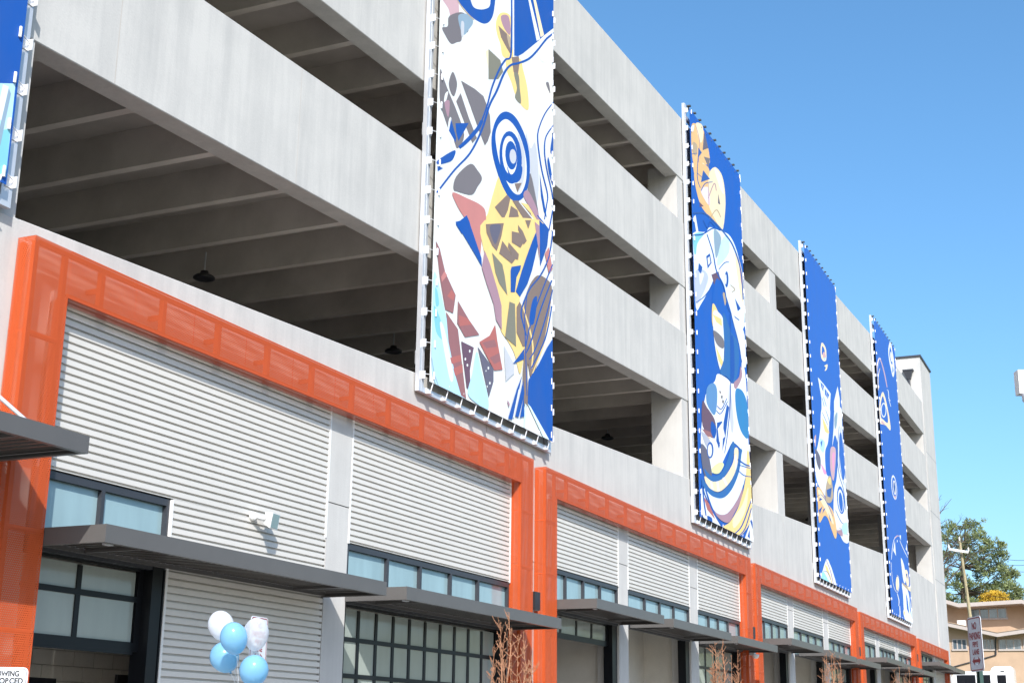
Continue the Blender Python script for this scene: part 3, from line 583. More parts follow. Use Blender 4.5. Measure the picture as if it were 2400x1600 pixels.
 S(SL_,(230,840),(270,880),(290,960),(300,1050),(260,1060),(235,960)),S((0.4,0.42,0.5),(232,760),(280,800),(300,860),(265,860)),E(BLUE,290,880,22,54),E(WH,288,882,14,42),S((0.7,0.72,0.35),(300,1000),(350,960),(380,975),(350,1030),(310,1030)),
 S(DT,(250,1000),(300,1050),(360,1030),(400,950),(435,825),(452,860),(430,960),(380,1060),(310,1088),(270,1060)),S(CR,(255,1050),(310,1087),(380,1060),(440,960),(450,870),(475,880),(465,990),(420,1090),(350,1152),(290,1132),(260,1090)),
 P(WH,(290,1085),(300,1088),(312,1140),(300,1138)),P(WH,(330,1085),(342,1083),(352,1145),(338,1148)),P(WH,(370,1062),(382,1058),(405,1105),(394,1115)),P(WH,(450,930),(460,900),(468,990),(455,1010)),
 S(DT,(232,1070),(260,1092),(290,1132),(350,1157),(420,1092),(465,990),(480,880),(500,890),(480,1020),(430,1140),(370,1195),(300,1182),(250,1130)),S((0.68,0.77,0.84),(250,1130),(300,1180),(370,1195),(430,1140),(480,1020),(500,885),(532,900),(520,1060),(470,1200),(400,1300),(330,1290),(270,1200)),
 S(VI,(270,1200),(330,1290),(400,1295),(470,1200),(500,1130),(495,1200),(450,1290),(410,1355),(350,1330),(300,1260)),S(YE,(545,900),(560,1100),(567,1300),(510,1420),(440,1450),(370,1390),(420,1350),(480,1240),(520,1080),(530,900)),S(CR,(440,1330),(500,1240),(540,1120),(520,1280),(450,1390)),
 S(WH,(232,1130),(260,1200),(330,1330),(380,1390),(300,1362),(236,1300)),P(RD,(243,1180),(290,1240),(322,1335),(270,1270)),Ln(BLUE,12,(258,1135),(300,1260),(372,1392)),Ln(BLUE,9,(236,1100),(250,1230),(262,1310)),S(BLUE,(270,1310),(300,1325),(302,1360),(275,1340)),
 P(WH,(566,1240),(578,1330),(574,1485),(515,1462),(545,1380)),P(BLUE,(552,1345),(566,1325),(569,1400)),P(BLUE,(535,1445),(548,1400),(550,1462)),Ln(BLUE,8,(562,1200),(500,1370),(450,1428)),Ln(BLUE,7,(560,1260),(520,1390),(480,1440)),Ln(BLUE,6,(470,975),(555,1000)),Ln(BLUE,6,(470,1010),(510,1045),(558,1055)),Ln(BLUE,10,(470,940),(520,975),(558,985))])]),
3:((0.024,0.125,0.47),[((1820,540,3.565),[
 S(CR,(380,935),(412,985),(416,1075),(396,1092),(374,1062),(368,985)),S((0.024,0.125,0.47),(382,965),(402,1000),(404,1060),(390,1040),(378,1030)),S(PK,(385,1030),(402,1015),(412,1060),(398,1085)),S((0.4,0.65,0.8),(392,1068),(412,1062),(402,1086)),S(CR,(400,1130),(426,1118),(420,1160),(402,1172),(412,1145)),
 P((0.7,0.77,0.84),(345,1225),(400,1290),(452,1360),(440,1590),(378,1590),(375,1400)),P((0.024,0.125,0.47),(366,1262),(396,1298),(390,1345),(374,1310)),P((0.024,0.125,0.47),(402,1318),(440,1372),(428,1405),(405,1370)),Ln(WH,3,(380,1290),(392,1330)),Ln(WH,3,(415,1345),(425,1395)),Ln(NAVY,4,(382,1400),(420,1568)),Ln(NAVY,4,(392,1390),(438,1540)),P(WH,(480,1425),(510,1300),(527,1400),(530,1500),(500,1590),(480,1500)),S(PE,(385,1530),(405,1545),(400,1585))]),
 ((1820,960,3.409),[
 S((0.74,0.79,0.83),(360,-10),(425,-10),(420,140),(410,260),(388,330),(390,450),(402,520),(440,560),(410,700),(360,640),(320,560),(305,400),(330,280),(350,150)),S(YE,(365,60),(400,130),(420,185),(385,170)),S(LB,(350,230),(385,260),(375,340),(345,300)),P((0.024,0.125,0.47),(350,260),(366,240),(362,300)),S((0.72,0.3,0.48),(355,430),(398,500),(378,512)),S(SL_,(308,310),(350,380),(347,480),(320,420)),S(PK,(300,230),(315,200),(310,300)),Ln(NAVY,4,(392,0),(420,90),(418,160)),Ln(NAVY,4,(365,20),(408,120)),
 S(WH,(465,-10),(517,-10),(524,150),(548,550),(572,900),(577,1052),(535,1052),(500,980),(470,930),(455,800),(460,640),(480,540),(490,300),(465,200),(445,290),(455,150)),S((0.024,0.125,0.47),(500,220),(520,200),(545,480),(530,560),(505,400)),S(GB,(462,60),(485,20),(480,120),(465,150)),S(PK,(430,310),(468,305),(472,400),(455,565),(430,480)),S((0.72,0.3,0.48),(445,360),(464,350),(452,500)),
 E((0.024,0.125,0.47),513,720,30,112,20,-0.08),E(WH,512,725,22,92,20,-0.08),E((0.024,0.125,0.47),513,735,15,78,18,-0.08),Ln(NAVY,5,(500,130),(484,350),(500,520),(535,640),(552,800)),Ln(NAVY,4,(515,140),(500,420),(540,600)),Ln(NAVY,5,(470,800),(520,900),(565,910)),Ln(NAVY,4,(500,940),(572,1000)),
 S(TN,(390,640),(410,540),(435,540),(452,680),(430,740),(395,730)),S(YE,(405,560),(432,540),(430,600)),P(NAVY,(398,640),(440,620),(430,700),(405,690)),
 S(PE,(320,620),(360,640),(400,740),(450,810),(480,960),(470,1030),(440,960),(410,870),(380,845),(340,900),(330,750)),S(CR,(330,640),(360,660),(420,790),(455,900),(440,900),(390,800),(350,720)),S(LB,(520,930),(560,900),(565,980),(535,990)),S(VI,(480,970),(520,960),(525,1010)),
 P(BLUE,(345,700),(366,715),(338,728)),P(BLUE,(335,800),(366,770),(345,832)),P(BLUE,(372,795),(392,780),(365,830)),P(BLUE,(412,815),(440,900),(425,880)),Ln(BLUE,4,(325,690),(360,680),(410,760),(450,850)),
 S((0.72,0.78,0.82),(400,1190),(425,1230),(447,1290),(472,1412),(358,1366),(368,1280)),S(YE,(384,1235),(410,1262),(424,1335),(400,1292)),S((0.3,0.65,0.75),(368,1290),(400,1335),(424,1395),(360,1366)),Ln(VI,6,(396,1200),(430,1290),(456,1402)),Ln(NAVY,4,(372,1285),(410,1300),(440,1390)),Ln(YE,7,(395,1250),(428,1330),(442,1398))])]),
4:((0.028,0.125,0.47),[((2020,720,3.92),[
 S(WH,(262,308),(280,400),(296,500),(299,600),(285,640),(265,560),(248,470),(243,380)),S((0.028,0.125,0.47),(260,365),(276,430),(280,525),(265,500),(252,430)),S(WH,(266,405),(276,440),(280,500),(268,490),(260,440)),S(CR,(268,425),(278,460),(271,480)),S((0.2,0.3,0.7),(282,540),(292,580),(280,600)),
 Ln((0.74,0.62,0.62),12,(142,730),(135,620),(138,540),(158,470),(172,480)),Ln((0.3,0.36,0.6),4,(148,640),(146,560),(162,500)),Ln(PK,9,(170,480),(190,540),(212,630),(232,735)),Ln(CR,6,(150,760),(150,640),(165,560)),
 S(CR,(190,775),(215,830),(235,920),(255,1030),(262,1128),(215,1080),(165,1062),(158,960),(165,850)),S((0.028,0.125,0.47),(190,815),(210,870),(232,960),(238,1060),(196,1030),(175,1005),(172,900)),E(WH,200,943,25,68),E((0.028,0.125,0.47),200,943,18,57),S(PK,(165,1040),(190,1045),(215,1080),(190,1070)),
 Ln(WH,5,(228,755),(242,770),(250,850),(266,912)),Ln(WH,4,(242,830),(262,860))]),
 ((2050,1100,3.92),[E(WH,179,163,25,114,22,-0.1),E((0.028,0.125,0.47),180,166,20,98,22,-0.1),E(PL,182,165,13,68,18,-0.1),S(NAVY,(176,110),(190,160),(186,220),(172,160)),S(PK,(180,240),(195,245),(188,275)),
 Ln(WH,5,(153,825),(160,740),(172,660),(190,615)),Ln(PK,9,(186,630),(205,608),(222,610)),Ln(WH,5,(230,650),(262,725),(302,806)),P(WH,(184,650),(196,792),(170,742)),P((0.7,0.78,0.84),(226,605),(240,600),(240,650)),P(WH,(204,640),(212,655),(204,672)),P(WH,(292,680),(300,750),(284,730)),
 S(WH,(240,812),(270,880),(285,1000),(275,1042),(258,990)),S(CR,(275,935),(300,930),(315,1050),(295,1060)),P(NAVY,(285,960),(298,950),(300,1010)),S((0.72,0.79,0.83),(250,1040),(300,1100),(330,1240),(358,1440),(300,1410),(270,1320),(260,1150)),P((0.028,0.125,0.47),(285,1130),(300,1180),(318,1330),(296,1280)),P((0.028,0.125,0.47),(312,1160),(325,1240),(340,1360),(322,1280)),S((0.72,0.79,0.83),(262,1290),(290,1300),(300,1400),(270,1350)),
 P(TN,(246,1030),(300,1070),(322,1092),(312,1112),(260,1060)),S(CR,(300,1075),(328,1080),(325,1120)),E(CR,207,1045,14,66),Ln(WH,4,(155,930),(162,1010),(180,1090),(205,1125),(222,1085),(218,990),(203,965)),Ln(WH,4,(150,850),(152,925)),Ln(WH,7,(206,1135),(222,1200),(220,1250)),Ln(WH,8,(228,1250),(232,1320),(226,1372)),S(YE,(265,1290),(278,1310),(270,1340))])])}
YFAB = 11.285
PAN = {0:(4.9,11.22,5.72,18.4,'blue and pale blue mural banner at the concrete corner, lowest and nearest the hung canopy'),1:(21.15,27.2,5.86,18.7,'white mural banner with a blue spiral and brown stone shapes'),
       2:(37.59,43.75,5.82,18.62,'blue mural banner with orange and cream wing shapes at its top'),3:(53.15,59.65,5.72,19.4,'blue mural banner with tangled white and pink shapes in its lower half'),4:(68.95,75.6,5.66,20.7,'mostly plain blue mural banner with small ring emblems, next to the stair tower')}
clip_side = MB()
clip_side.box(-0.05,0.05,-0.012,0,-0.07,0.07); clip_side.box(-0.05,-0.04,-0.075,-0.012,-0.07,0.07)
clip_side_me = clip_side.tube([(-0.04,-0.03,0.02),(0.22,-0.105,0.05)],0.008,5).tube([(0.22,-0.112,-0.03),(0.22,-0.112,0.1)],0.02,6).mesh('clip', M['alu_w'])
cl2 = MB(); cl2.box(-0.05,0.05,-0.012,0,-0.07,0.07); cl2.box(0.04,0.05,-0.075,-0.012,-0.07,0.07)
clip_side_r = cl2.tube([(0.04,-0.03,0.02),(-0.2,-0.105,0.05)],0.008,5).tube([(-0.2,-0.112,-0.03),(-0.2,-0.112,0.1)],0.02,6).mesh('clip', M['alu_w'])
cl3 = MB(); cl3.box(-0.07,0.07,-0.012,0,-0.05,0.05); cl3.box(-0.07,0.07,-0.075,-0.012,-0.05,-0.04)
clip_bot = cl3.tube([(0.03,-0.03,-0.04),(0.03,-0.108,0.24)],0.012,5).mesh('clip', M['alu_w'])
cl4 = MB(); cl4.box(-0.07,0.07,-0.012,0,-0.05,0.05).tube([(0,-0.03,0.03),(0,-0.108,-0.2)],0.012,5); cl4.box(-0.045,0.045,-0.1,0.02,0.05,0.09)
clip_top = cl4.mesh('clip', M['clip_dark'])
for pi, (xa, xb, z0, z1, lab) in PAN.items():
    t = thing('mural_banner', lab, 'banner', ((xa+xb)/2, 11.4, z0), 'mural banners on the garage front')
    tl = wloc(t); PW = 0.17; ya, yb = 11.385, 11.47
    part('post', MB().box(xa,xa+PW,ya,yb,z0,z1).box(xa+PW*.45,xa+PW*.55,ya-.004,ya-.0005,z0,z1), M['alu'], t); part('post', MB().box(xb-PW,xb,ya,yb,z0,z1), M['alu'], t)
    part('bottom_rail', MB().box(xa+PW,xb-PW,ya,yb,z0,z0+0.1), M['alu'], t); part('top_rail', MB().box(xa+PW,xb-PW,ya,yb,z1-0.1-0.35,z1-0.35), M['alu'], t)
    for z in (z0+0.5, (z0+z1)/2-1.5, z1-2.6):
        for x in (xa+0.03, xb-0.14): part('wall_bracket', MB().box(x,x+0.11,yb,D+0.002,z,z+0.25), M['alu'], t)
    fa, fb, fz0, fz1 = xa+0.21, xb-0.2, z0+0.2, z1-0.12
    base, groups = PRINTS[pi]
    fab = part('fabric', MB().box(fa,fb,YFAB,YFAB+0.006,fz0,fz1), ink(base), t)
    # the print: flat inks on the fabric
    pm = MB(); mats = []; lay = 0
    def slot(c):
        m = ink(c)
        if m not in mats: mats.append(m)
        return mats.index(m)
    def clip(poly):
        def cut(ps, ins, inter):
            out = []
            for i in range(len(ps)):
                a, b = ps[i-1], ps[i]
                if ins(b):
                    if not ins(a): out.append(inter(a,b))
                    out.append(b)
                elif ins(a): out.append(inter(a,b))
            return out
        def ix(X): return lambda a,b: (X, a[1]+(b[1]-a[1])*(X-a[0])/(b[0]-a[0]))
        def iz(Z): return lambda a,b: (a[0]+(b[0]-a[0])*(Z-a[1])/(b[1]-a[1]), Z)
        for ins, inter in ((lambda q: q[0]>=fa, ix(fa)),(lambda q: q[0]<=fb, ix(fb)),(lambda q: q[1]>=fz0, iz(fz0)),(lambda q: q[1]<=fz1, iz(fz1))):
            if len(poly) < 3: return []
            poly = cut(poly, ins, inter)
        return poly
    for (ox, oy, sc), shapes in groups:
        def W(q):
            v = aty(ox+q[0]/sc, oy+q[1]/sc, YFAB); return (v.x, v.z)
        for sh in shapes:
            lay += 1; Y = YFAB-0.0001-0.00016*lay; polys = []
            if sh[0] == 'p': polys = [list(sh[2])]
            elif sh[0] == 's': polys = [crom(list(sh[2]))]
            elif sh[0] == 'e': polys = [ell(*sh[2])]
            else:
                wd = sh[2]/2; c = crom(list(sh[3]), False, 6); L_, R_ = [], []
                for i, q in enumerate(c):
                    a, b = c[max(0,i-1)], c[min(len(c)-1,i+1)]; dx, dy = b[0]-a[0], b[1]-a[1]; l = math.hypot(dx,dy) or 1
                    ww = wd*(0.75+0.25*math.sin(math.pi*i/max(1,len(c)-1)))
                    L_.append((q[0]-dy/l*ww, q[1]+dx/l*ww)); R_.append((q[0]+dy/l*ww, q[1]-dx/l*ww))
                polys = [[L_[i],L_[i+1],R_[i+1],R_[i]] for i in range(len(c)-1)]
            for pl in polys:
                q = clip([W(p) for p in pl])
                if len(q) > 2: pm.add([(x,Y,z) for x,z in q], [list(range(len(q)))], slot(sh[1]))
    part('printed_design', pm, mats, fab)
    part('seam', MB().box((fa+fb)/2-0.004,(fa+fb)/2+0.004,YFAB+0.0062,YFAB+0.009,fz0,fz1), ink(base), fab)
    part('bottom_hem', MB().box(fa,fb,YFAB-0.07,YFAB-0.066,fz0-0.0,fz0+0.014), M['clip_dark'], fab) if False else None
    n = round((fz1-fz0)/0.585)
    for k in range(n+1):
        z = fz0+0.1+(fz1-fz0-0.2)*k/n
        link('clip', clip_side_me, t, Vector((xa+PW-0.05,ya-0.002,z))-tl); link('clip', clip_side_r, t, Vector((xb-PW+0.1,ya-0.002,z))-tl)
    m_ = round((fb-fa)/0.6)
    for k in range(m_+1):
        x = fa+0.12+(fb-fa-0.24)*k/m_
        link('clip', clip_bot, t, Vector((x,ya-0.002,z0+0.05))-tl); link('clip', clip_top, t, Vector((x,ya-0.002,z1-0.05))-tl)

# ================================================================== lights on the building
for (x, z, l) in ((27.66,8.68,'round black pendant light between the spiral banner and the next deck beam'),(20.34,8.24,'round black pendant light over the widest garage opening'),(42.04,9.42,'round black pendant light behind the spiral banner, near the concrete column'),(71.65,10.93,'small round black pendant light in the far garage opening')):
    y = 15.6; zt = rz(L3B,x)+0.08
    t = thing('pendant_light', l, 'light', (x,y,z-0.06), 'pendant lights under the garage deck')
    part('housing', MB().lathe((x,y,z),[(0.0,0.12),(0.07,0.12),(0.09,0.05),(0.17,0.03),(0.205,0.0),(0.205,-0.03),(0.165,-0.045),(0.14,-0.03),(0.0,-0.03)],20), M['lamp'], t)
    part('stem', MB().tube([(x,y,z+0.11),(x,y,z+0.5)],0.016,6), M['alu'], t)
for (x, z, l) in ((26.235,2.46,'black wall light in the gap beside the spiral-banner frame joint'),(43.25,3.0,'black wall light in the gap before the third orange frame'),(60.47,3.42,'small black wall light in the gap before the fourth orange frame'),(76.3,4.0,'tiny black wall light in the gap before the low fifth frame')):
    t = thing('wall_light', l, 'light', (x,11.47,z), 'wall lights between the orange frames')
    part('body', MB().box(x-0.13,x+0.13,11.26,11.4,z,z+0.36), M['lamp'], t); part('back_plate', MB().box(x-0.09,x+0.09,11.4,11.494,z+0.05,z+0.31), M['lamp'], t); part('lens', MB().box(x-0.1,x+0.1,11.28,11.38,z-0.012,z-0.001), M['pane'], t)
# floodlight on the siding
fx, fz = 16.42, 2.93
t = thing('floodlight', 'white swivel floodlight on the corrugated siding above the balloons', 'light', (fx,11.47,fz))
part('junction_box', MB().lathe((fx,11.46,fz+0.02),[(0.0,0.0),(0.065,0.0),(0.065,0.05),(0.045,0.08),(0.0,0.08)],16,axis=Vector((0,-1,0))), M['white'], t)
part('knuckle', MB().tube([(fx,11.38,fz+0.02),(fx+0.06,11.33,fz),(fx+0.13,11.3,fz+0.02)],[0.04,0.03,0.035],10), M['white'], t)
o = Vector((fx+0.1,11.28,fz-0.09)); a = Vector((0.22,0.02,0)); b = Vector((0.0,-0.07,-0.05)); c = Vector((0.0,-0.04,0.22))
hb = MB(); p0 = [o+a*0.1+c*0.15, o+a*0.9+c*0.15, o+a*0.9+c*0.85, o+a*0.1+c*0.85]; p1 = [o+b, o+a+b, o+a+b+c, o+b+c]
hb.add([v+Vector((0,0.06,0)) for v in p0]+p1, [(0,1,2,3),(7,6,5,4),(0,4,5,1),(1,5,6,2),(2,6,7,3),(3,7,4,0)])
part('housing', hb, M['white'], t)
nrm = (a.cross(c)).normalized(); q = [v+Vector((0,-0.004,0)) for v in (o+b+a*0.06+c*0.06,o+b+a*0.94+c*0.06,o+b+a*0.94+c*0.94,o+b+a*0.06+c*0.94)]
part('lens', MB().add(q, [(0,1,2,3)]), M['pane'], t)
# dome camera under an awning
p = aty(1771,1535,11.1)
t = thing('dome_camera', 'small white dome camera under the awning at the second frame joint', 'camera', tuple(p))
part('dome', MB().lathe(p,[(0.0,-0.1),(0.07,-0.08),(0.1,-0.03),(0.11,0.03),(0.0,0.05)],14), M['white'], t); part('bracket', MB().box(p.x-0.25,p.x-0.05,p.y-0.02,p.y+0.4,p.z,p.z+0.08), M['alu'], t)
# black screens in the first shop
for (u, v, w_, h_) in ((95,1587,0.52,0.5),(300,1581,0.45,0.5)):
    q = aty(u, v, 12.6); x = q.x
    t = thing('black_screen', 'black screen standing inside behind the %s of the two-pane door' % ('near edge' if u < 200 else 'jamb'), 'screen', (x,12.6,ground(x)+0.1))
    part('panel', MB().box(x-w_/2,x+w_/2,12.58,12.63,q.z-h_,q.z), M['screen'], t); part('stand', MB().box(x-0.04,x+0.04,12.64,12.7,ground(x)+0.1,q.z-0.2).box(x-0.3,x+0.3,12.5,12.8,ground(x)+0.1,ground(x)+0.13), M['black'], t)

# ================================================================== signs
def text_mesh(txt, size, width=None):
    cu = bpy.data.curves.new('lettering', 'FONT'); cu.body = txt; cu.size = size; cu.align_x = 'CENTER'; cu.extrude = 0.0; cu.offset = 0.0019*size/0.05
    o = bpy.data.objects.new('lettering', cu); COL.objects.link(o)
    dg = bpy.context.evaluated_depsgraph_get(); me = bpy.data.meshes.new_from_object(o.evaluated_get(dg)); bpy.data.objects.remove(o)
    vs = [v.co.copy() for v in me.vertices]; fs = [list(p.vertices) for p in me.polygons]; bpy.data.meshes.remove(me)
    x0, x1 = min(v.x for v in vs), max(v.x for v in vs); y0, y1 = min(v.y for v in vs), max(v.y for v in vs)
    k = (width/(x1-x0)) if width else 1; ky = size/(y1-y0)
    return [(k*(v.x-(x0+x1)/2), ky*(v.y-(y0+y1)/2)) for v in vs], fs
def rrect(w_, h_, r, n=5):
    out = []
    for cx, cy_, a0 in ((w_/2-r,h_/2-r,0),(-w_/2+r,h_/2-r,90),(-w_/2+r,-h_/2+r,180),(w_/2-r,-h_/2+r,270)):
        for k in range(n+1): t = math.radians(a0+90*k/n); out.append((cx+r*math.cos(t), cy_+r*math.sin(t)))
    return out
def sign(label, centre, hdir, W_, H_, content, col, border, post_mat, group=None, post=True):
    c = Vector(centre); h = Vector((hdir[0],hdir[1],0)).normalized(); up = Vector((0,0,1)); nrm = h.cross(up)   # nrm towards the reader
    gz = ground(c.x)+(0.1 if c.y > 6.7 or c.y < -3.3 else 0)
    t = thing('street_sign', label, 'sign', (c.x,c.y,gz), group)
    def pt(u, v, o): return c+h*u+up*v+nrm*o
    pl = MB(); o = rrect(W_,H_,0.035); n = len(o)
    pl.add([pt(u,v,0.0) for u,v in o]+[pt(u,v,-0.004) for u,v in o], [list(range(n)), list(range(n,2*n))[::-1]]+[(i,n+i,n+(i+1)%n,(i+1)%n) for i in range(n)])
    plate = part('plate', pl, M['signw'], t)
    b = MB(); o1 = rrect(W_-0.018,H_-0.018,0.03); o2 = rrect(W_-0.018-2*border,H_-0.018-2*border,0.024)
    b.add([pt(u,v,0.0012) for u,v in o1]+[pt(u,v,0.0012) for u,v in o2], [(i,(i+1)%n,n+(i+1)%n,n+i) for i in range(n)])
    part('border', b, col, plate)
    for txt, size, wd, vpos in content:
        tb = MB()
        if txt == '<>':
            q = [(-wd/2,0),(-wd/2+size*.9,size*.62),(-wd/2+size*.75,size*.2),(wd/2-size*.75,size*.2),(wd/2-size*.9,size*.62),(wd/2,0),(wd/2-size*.9,-size*.62),(wd/2-size*.75,-size*.2),(-wd/2+size*.75,-size*.2),(-wd/2+size*.9,-size*.62)]
            tb.add([pt(u,v+vpos,0.0012) for u,v in q], [list(range(len(q)))])
        else:
            vs, fs = text_mesh(txt, size, wd); tb.add([pt(u,v+vpos,0.0012) for u,v in vs], fs)
        part('lettering', tb, col, plate)
    if post:
        pb = MB(); y = -0.012
        for a, w2, d in ((-0.03,0.012,0.03),(0.018,0.012,0.03)): pb.frame_box(pt(a,0,-0.005)-up*(c.z-gz)-up*0, h*w2, -nrm*d, up*(c.z-gz+H_*0.42))
        pb.frame_box(pt(-0.018,0,-0.03)-up*(c.z-gz), h*0.036, -nrm*0.006, up*(c.z-gz+H_*0.42))
        part('post', pb, post_mat, t)
        for v in (H_*0.38, -H_*0.38): part('bolt', MB().lathe(pt(0,v,0),[(0.009,0.0),(0.009,0.005),(0.0,0.006)],8,axis=nrm), M['alu'], plate)
    return t
NP = [('NO',0.062,0.098,0.152),('PARKING',0.062,0.235,0.067),('FIRE',0.045,0.118,-0.003),('LANE',0.045,0.142,-0.066),('<>',0.062,0.185,-0.14)]
NPH = 0.457
c = atd(2286,1508,11.9); away = ray(1000,1722)
sign('no parking fire lane sign on a dark green post, seen against the brick building', c, (-away.x,-away.y), 0.305, NPH, NP, M['signred'], 0.008, M['green_post'])
c = atd(606,1503,13.0)
nosign = sign('no parking fire lane sign half hidden behind the bunch of balloons', c, (1,0.06), 0.305, NPH, NP, M['signred'], 0.008, M['green_post'])
d_ = 9.5; c = atd(10,1610,d_)
sign('white towing enforced sign with black lettering before the orange jamb', c, (RT.x,RT.y), 0.305, 0.27, [('TOWING',0.04,0.185,0.093),('ENFORCED',0.04,0.245,0.045)], M['signblk'], 0.004, M['alu'])

# ================================================================== balloons
def balloon_mat(name, col, alpha):
    m = bpy.data.materials.new(name); m.use_nodes = True; t = m.node_tree; p = t.nodes['Principled BSDF']; out = t.nodes['Material Output']
    p.inputs['Base Color'].default_value = (*col,1); p.inputs['Roughness'].default_value = 0.22; p.inputs['Subsurface Weight'].default_value = 0.0; p.inputs['Coat Weight'].default_value = 0.4
    tl = N(t,'ShaderNodeBsdfTranslucent'); tl.inputs[0].default_value = (*col,1); mx = N(t,'ShaderNodeMixShader'); mx.inputs[0].default_value = 0.45
    t.links.new(p.outputs[0],mx.inputs[1]); t.links.new(tl.outputs[0],mx.inputs[2])
    tr = N(t,'ShaderNodeBsdfTransparent'); m2 = N(t,'ShaderNodeMixShader')
    lw = N(t,'ShaderNodeLayerWeight'); lw.inputs[0].default_value = 0.35
    mr = N(t,'ShaderNodeMapRange'); mr.inputs[3].default_value = alpha; mr.inputs[4].default_value = 0.0; t.links.new(lw.outputs['Facing'],mr.inputs[0]); t.links.new(mr.outputs[0],m2.inputs[0])
    t.links.new(mx.outputs[0],m2.inputs[1]); t.links.new(tr.outputs[0],m2.inputs[2]); t.links.new(m2.outputs[0],out.inputs['Surface'])
    return m
M['bal_blue'] = balloon_mat('balloon_blue', (0.3,0.62,0.84), 0.15); M['bal_white'] = balloon_mat('balloon_white', (0.8,0.84,0.88), 0.25); M['bal_clear'] = balloon_mat('balloon_clear', (0.8,0.83,0.86), 0.6)
M['string'] = mat('ribbon', (0.75,0.78,0.8), 0.5)
BAL = [(518,1464,30,34,13.05,'bal_white','pearl white balloon topmost in the bunch, away from the sign'),(548,1494,32,38,12.55,'bal_blue','light blue balloon in front at the middle of the bunch'),(600,1484,30,38,12.65,'bal_clear','translucent white balloon floating over the no parking lettering'),
       (526,1538,34,35,12.95,'bal_blue','light blue balloon low in the bunch with a neighbour shading it'),(595,1570,34,37,12.6,'bal_blue','light blue balloon hanging lowest over the sign post')]
tie = atd(585,1690,12.8)
for (u, v, rx, ry, d, m, lab) in BAL:
    c = atd(u, v, d); px = d/FPX; a, b_ = rx*px, ry*px
    dn = (tie-c).normalized(); t = thing('balloon', lab, 'balloon', tuple(c+dn*b_*1.15), 'bunch of balloons tied to the sign')
    prof = []
    for k in range(19):
        th = math.pi*k/18; z = -math.cos(th); r = math.sin(th)*(1-0.13*max(0,-(-z))*0) 
        r *= 1-0.10*max(0.0, z)                        # z towards the knot
        prof.append((a*r, b_*z*(1.0 if z < 0 else 1.10)))
    part('skin', MB().lathe(c, prof, 28, axis=dn), M[m], t)
    part('knot', MB().lathe(c, [(0.002,b_*1.08),(0.012,b_*1.13),(0.009,b_*1.16),(0.016,b_*1.2),(0.0,b_*1.19)], 8, axis=dn), M[m], t)
    s0 = c+dn*b_*1.17; mid = (s0+tie)/2+Vector((random.uniform(-.05,.05),random.uniform(-.05,.05),-0.05))
    part('ribbon', MB().tube([Vector((*q,0)) if False else q for q in [s0.lerp(mid,0.0), s0.lerp(mid,0.5), mid, mid.lerp(tie,0.5), tie]], 0.003, 4), M['string'], t)

# ================================================================== street saplings
def sapling(base, top, lab, seed, spread):
    rnd = random.Random(seed); base = Vector(base); H = top-base.z
    t = thing('sapling', lab, 'tree', tuple(base), 'bare saplings along the sidewalk')
    tr = MB(); pts = [base+Vector((0.03*math.sin(k*1.3+seed),0.03*math.cos(k*1.7+seed),H*0.97*k/11)) for k in range(12)]
    tr.tube(pts, [0.03*(1-k/12)**1.2+0.003 for k in range(12)], 7); part('trunk', tr, M['twig'], t)
    br = MB(); bud = MB()
    def buds(p, q, n):
        d = (q-p)
        for k in range(n):
            s = p+d*((k+0.6)/n); ax = (d.normalized()*0.8+Vector((rnd.uniform(-1,1),rnd.uniform(-1,1),rnd.uniform(0,.6)))).normalized(); l = rnd.uniform(0.025,0.05)
            e = s+ax*l; sd = ax.cross(Vector((0.2,0.9,0.3))).normalized()*0.006; s2 = ax.cross(sd).normalized()*0.006
            bud.add([s-sd*.6,s+sd*.6,(s+e)/2+sd,(s+e)/2-sd,e,(s+e)/2+s2,(s+e)/2-s2], [(0,1,2,3),(3,2,4),(0,1,5),(5,4,6)])
    lead = [(pts, 0.45)]
    for k in range(11):
        f = rnd.uniform(0.12,0.62); i = int(f*11); p = pts[i]; az = 2.4*k+rnd.uniform(-.4,.4); o_ = spread*rnd.uniform(0.45,1.0); he = H*rnd.uniform(0.68,0.98)-(p.z-base.z)
        L = [p+Vector((math.cos(az)*o_*min(1,2.2*u),math.sin(az)*o_*min(1,2.2*u),he*u))+Vector((rnd.gauss(0,.015),rnd.gauss(0,.015),0)) for u in (0,.15,.35,.55,.75,1)]
        br.tube(L,[0.013,0.011,0.009,0.007,0.005,0.0025],5,cap=False); lead.append((L, 0.1))
    for L, f0 in lead:
        for j in range(26):
            u = rnd.uniform(f0,0.98)*(len(L)-1); i = min(len(L)-2,int(u)); s_ = L[i].lerp(L[i+1],u-i); az = rnd.uniform(0,6.283); l = rnd.uniform(0.06,0.2)
            e = s_+Vector((math.cos(az)*l*.7,math.sin(az)*l*.7,l*rnd.uniform(.5,1.1))); br.tube([s_,s_.lerp(e,.5)+Vector((0,0,-.01)),e],[0.0055,0.0045,0.003],4,cap=False); buds(s_,e,4)
        for a_, b_ in zip(L[1:], L[2:]): buds(a_,b_,5)
    o = part('branches', br, M['twig'], t); o2 = part('buds', bud, M['twig'], t); o['kind'] = 'stuff'; o2['kind'] = 'stuff'
for (u, v, lab, sd_, spd) in ((1195,1420,'bare reddish sapling before the first two orange jambs',1,0.36),(1694,1488,'bare sapling before the dark doorway of the second orange frame',2,0.34),(1948,1524,'bare sapling before the far jamb of the third orange frame',3,0.36),(2106,1556,'bare sapling before the awnings of the fourth orange frame',4,0.36)):
    p = aty(u, v, 8.8); sapling((p.x, p.y, ground(p.x)+0.1), p.z, lab, sd_, spd)

# ================================================================== beyond the garage
def onray(x, y, d): return atd(x, y, d)
def wallpts(px, d): v = onray(px, 1500, d); return Vector((v.x, v.y, 0))
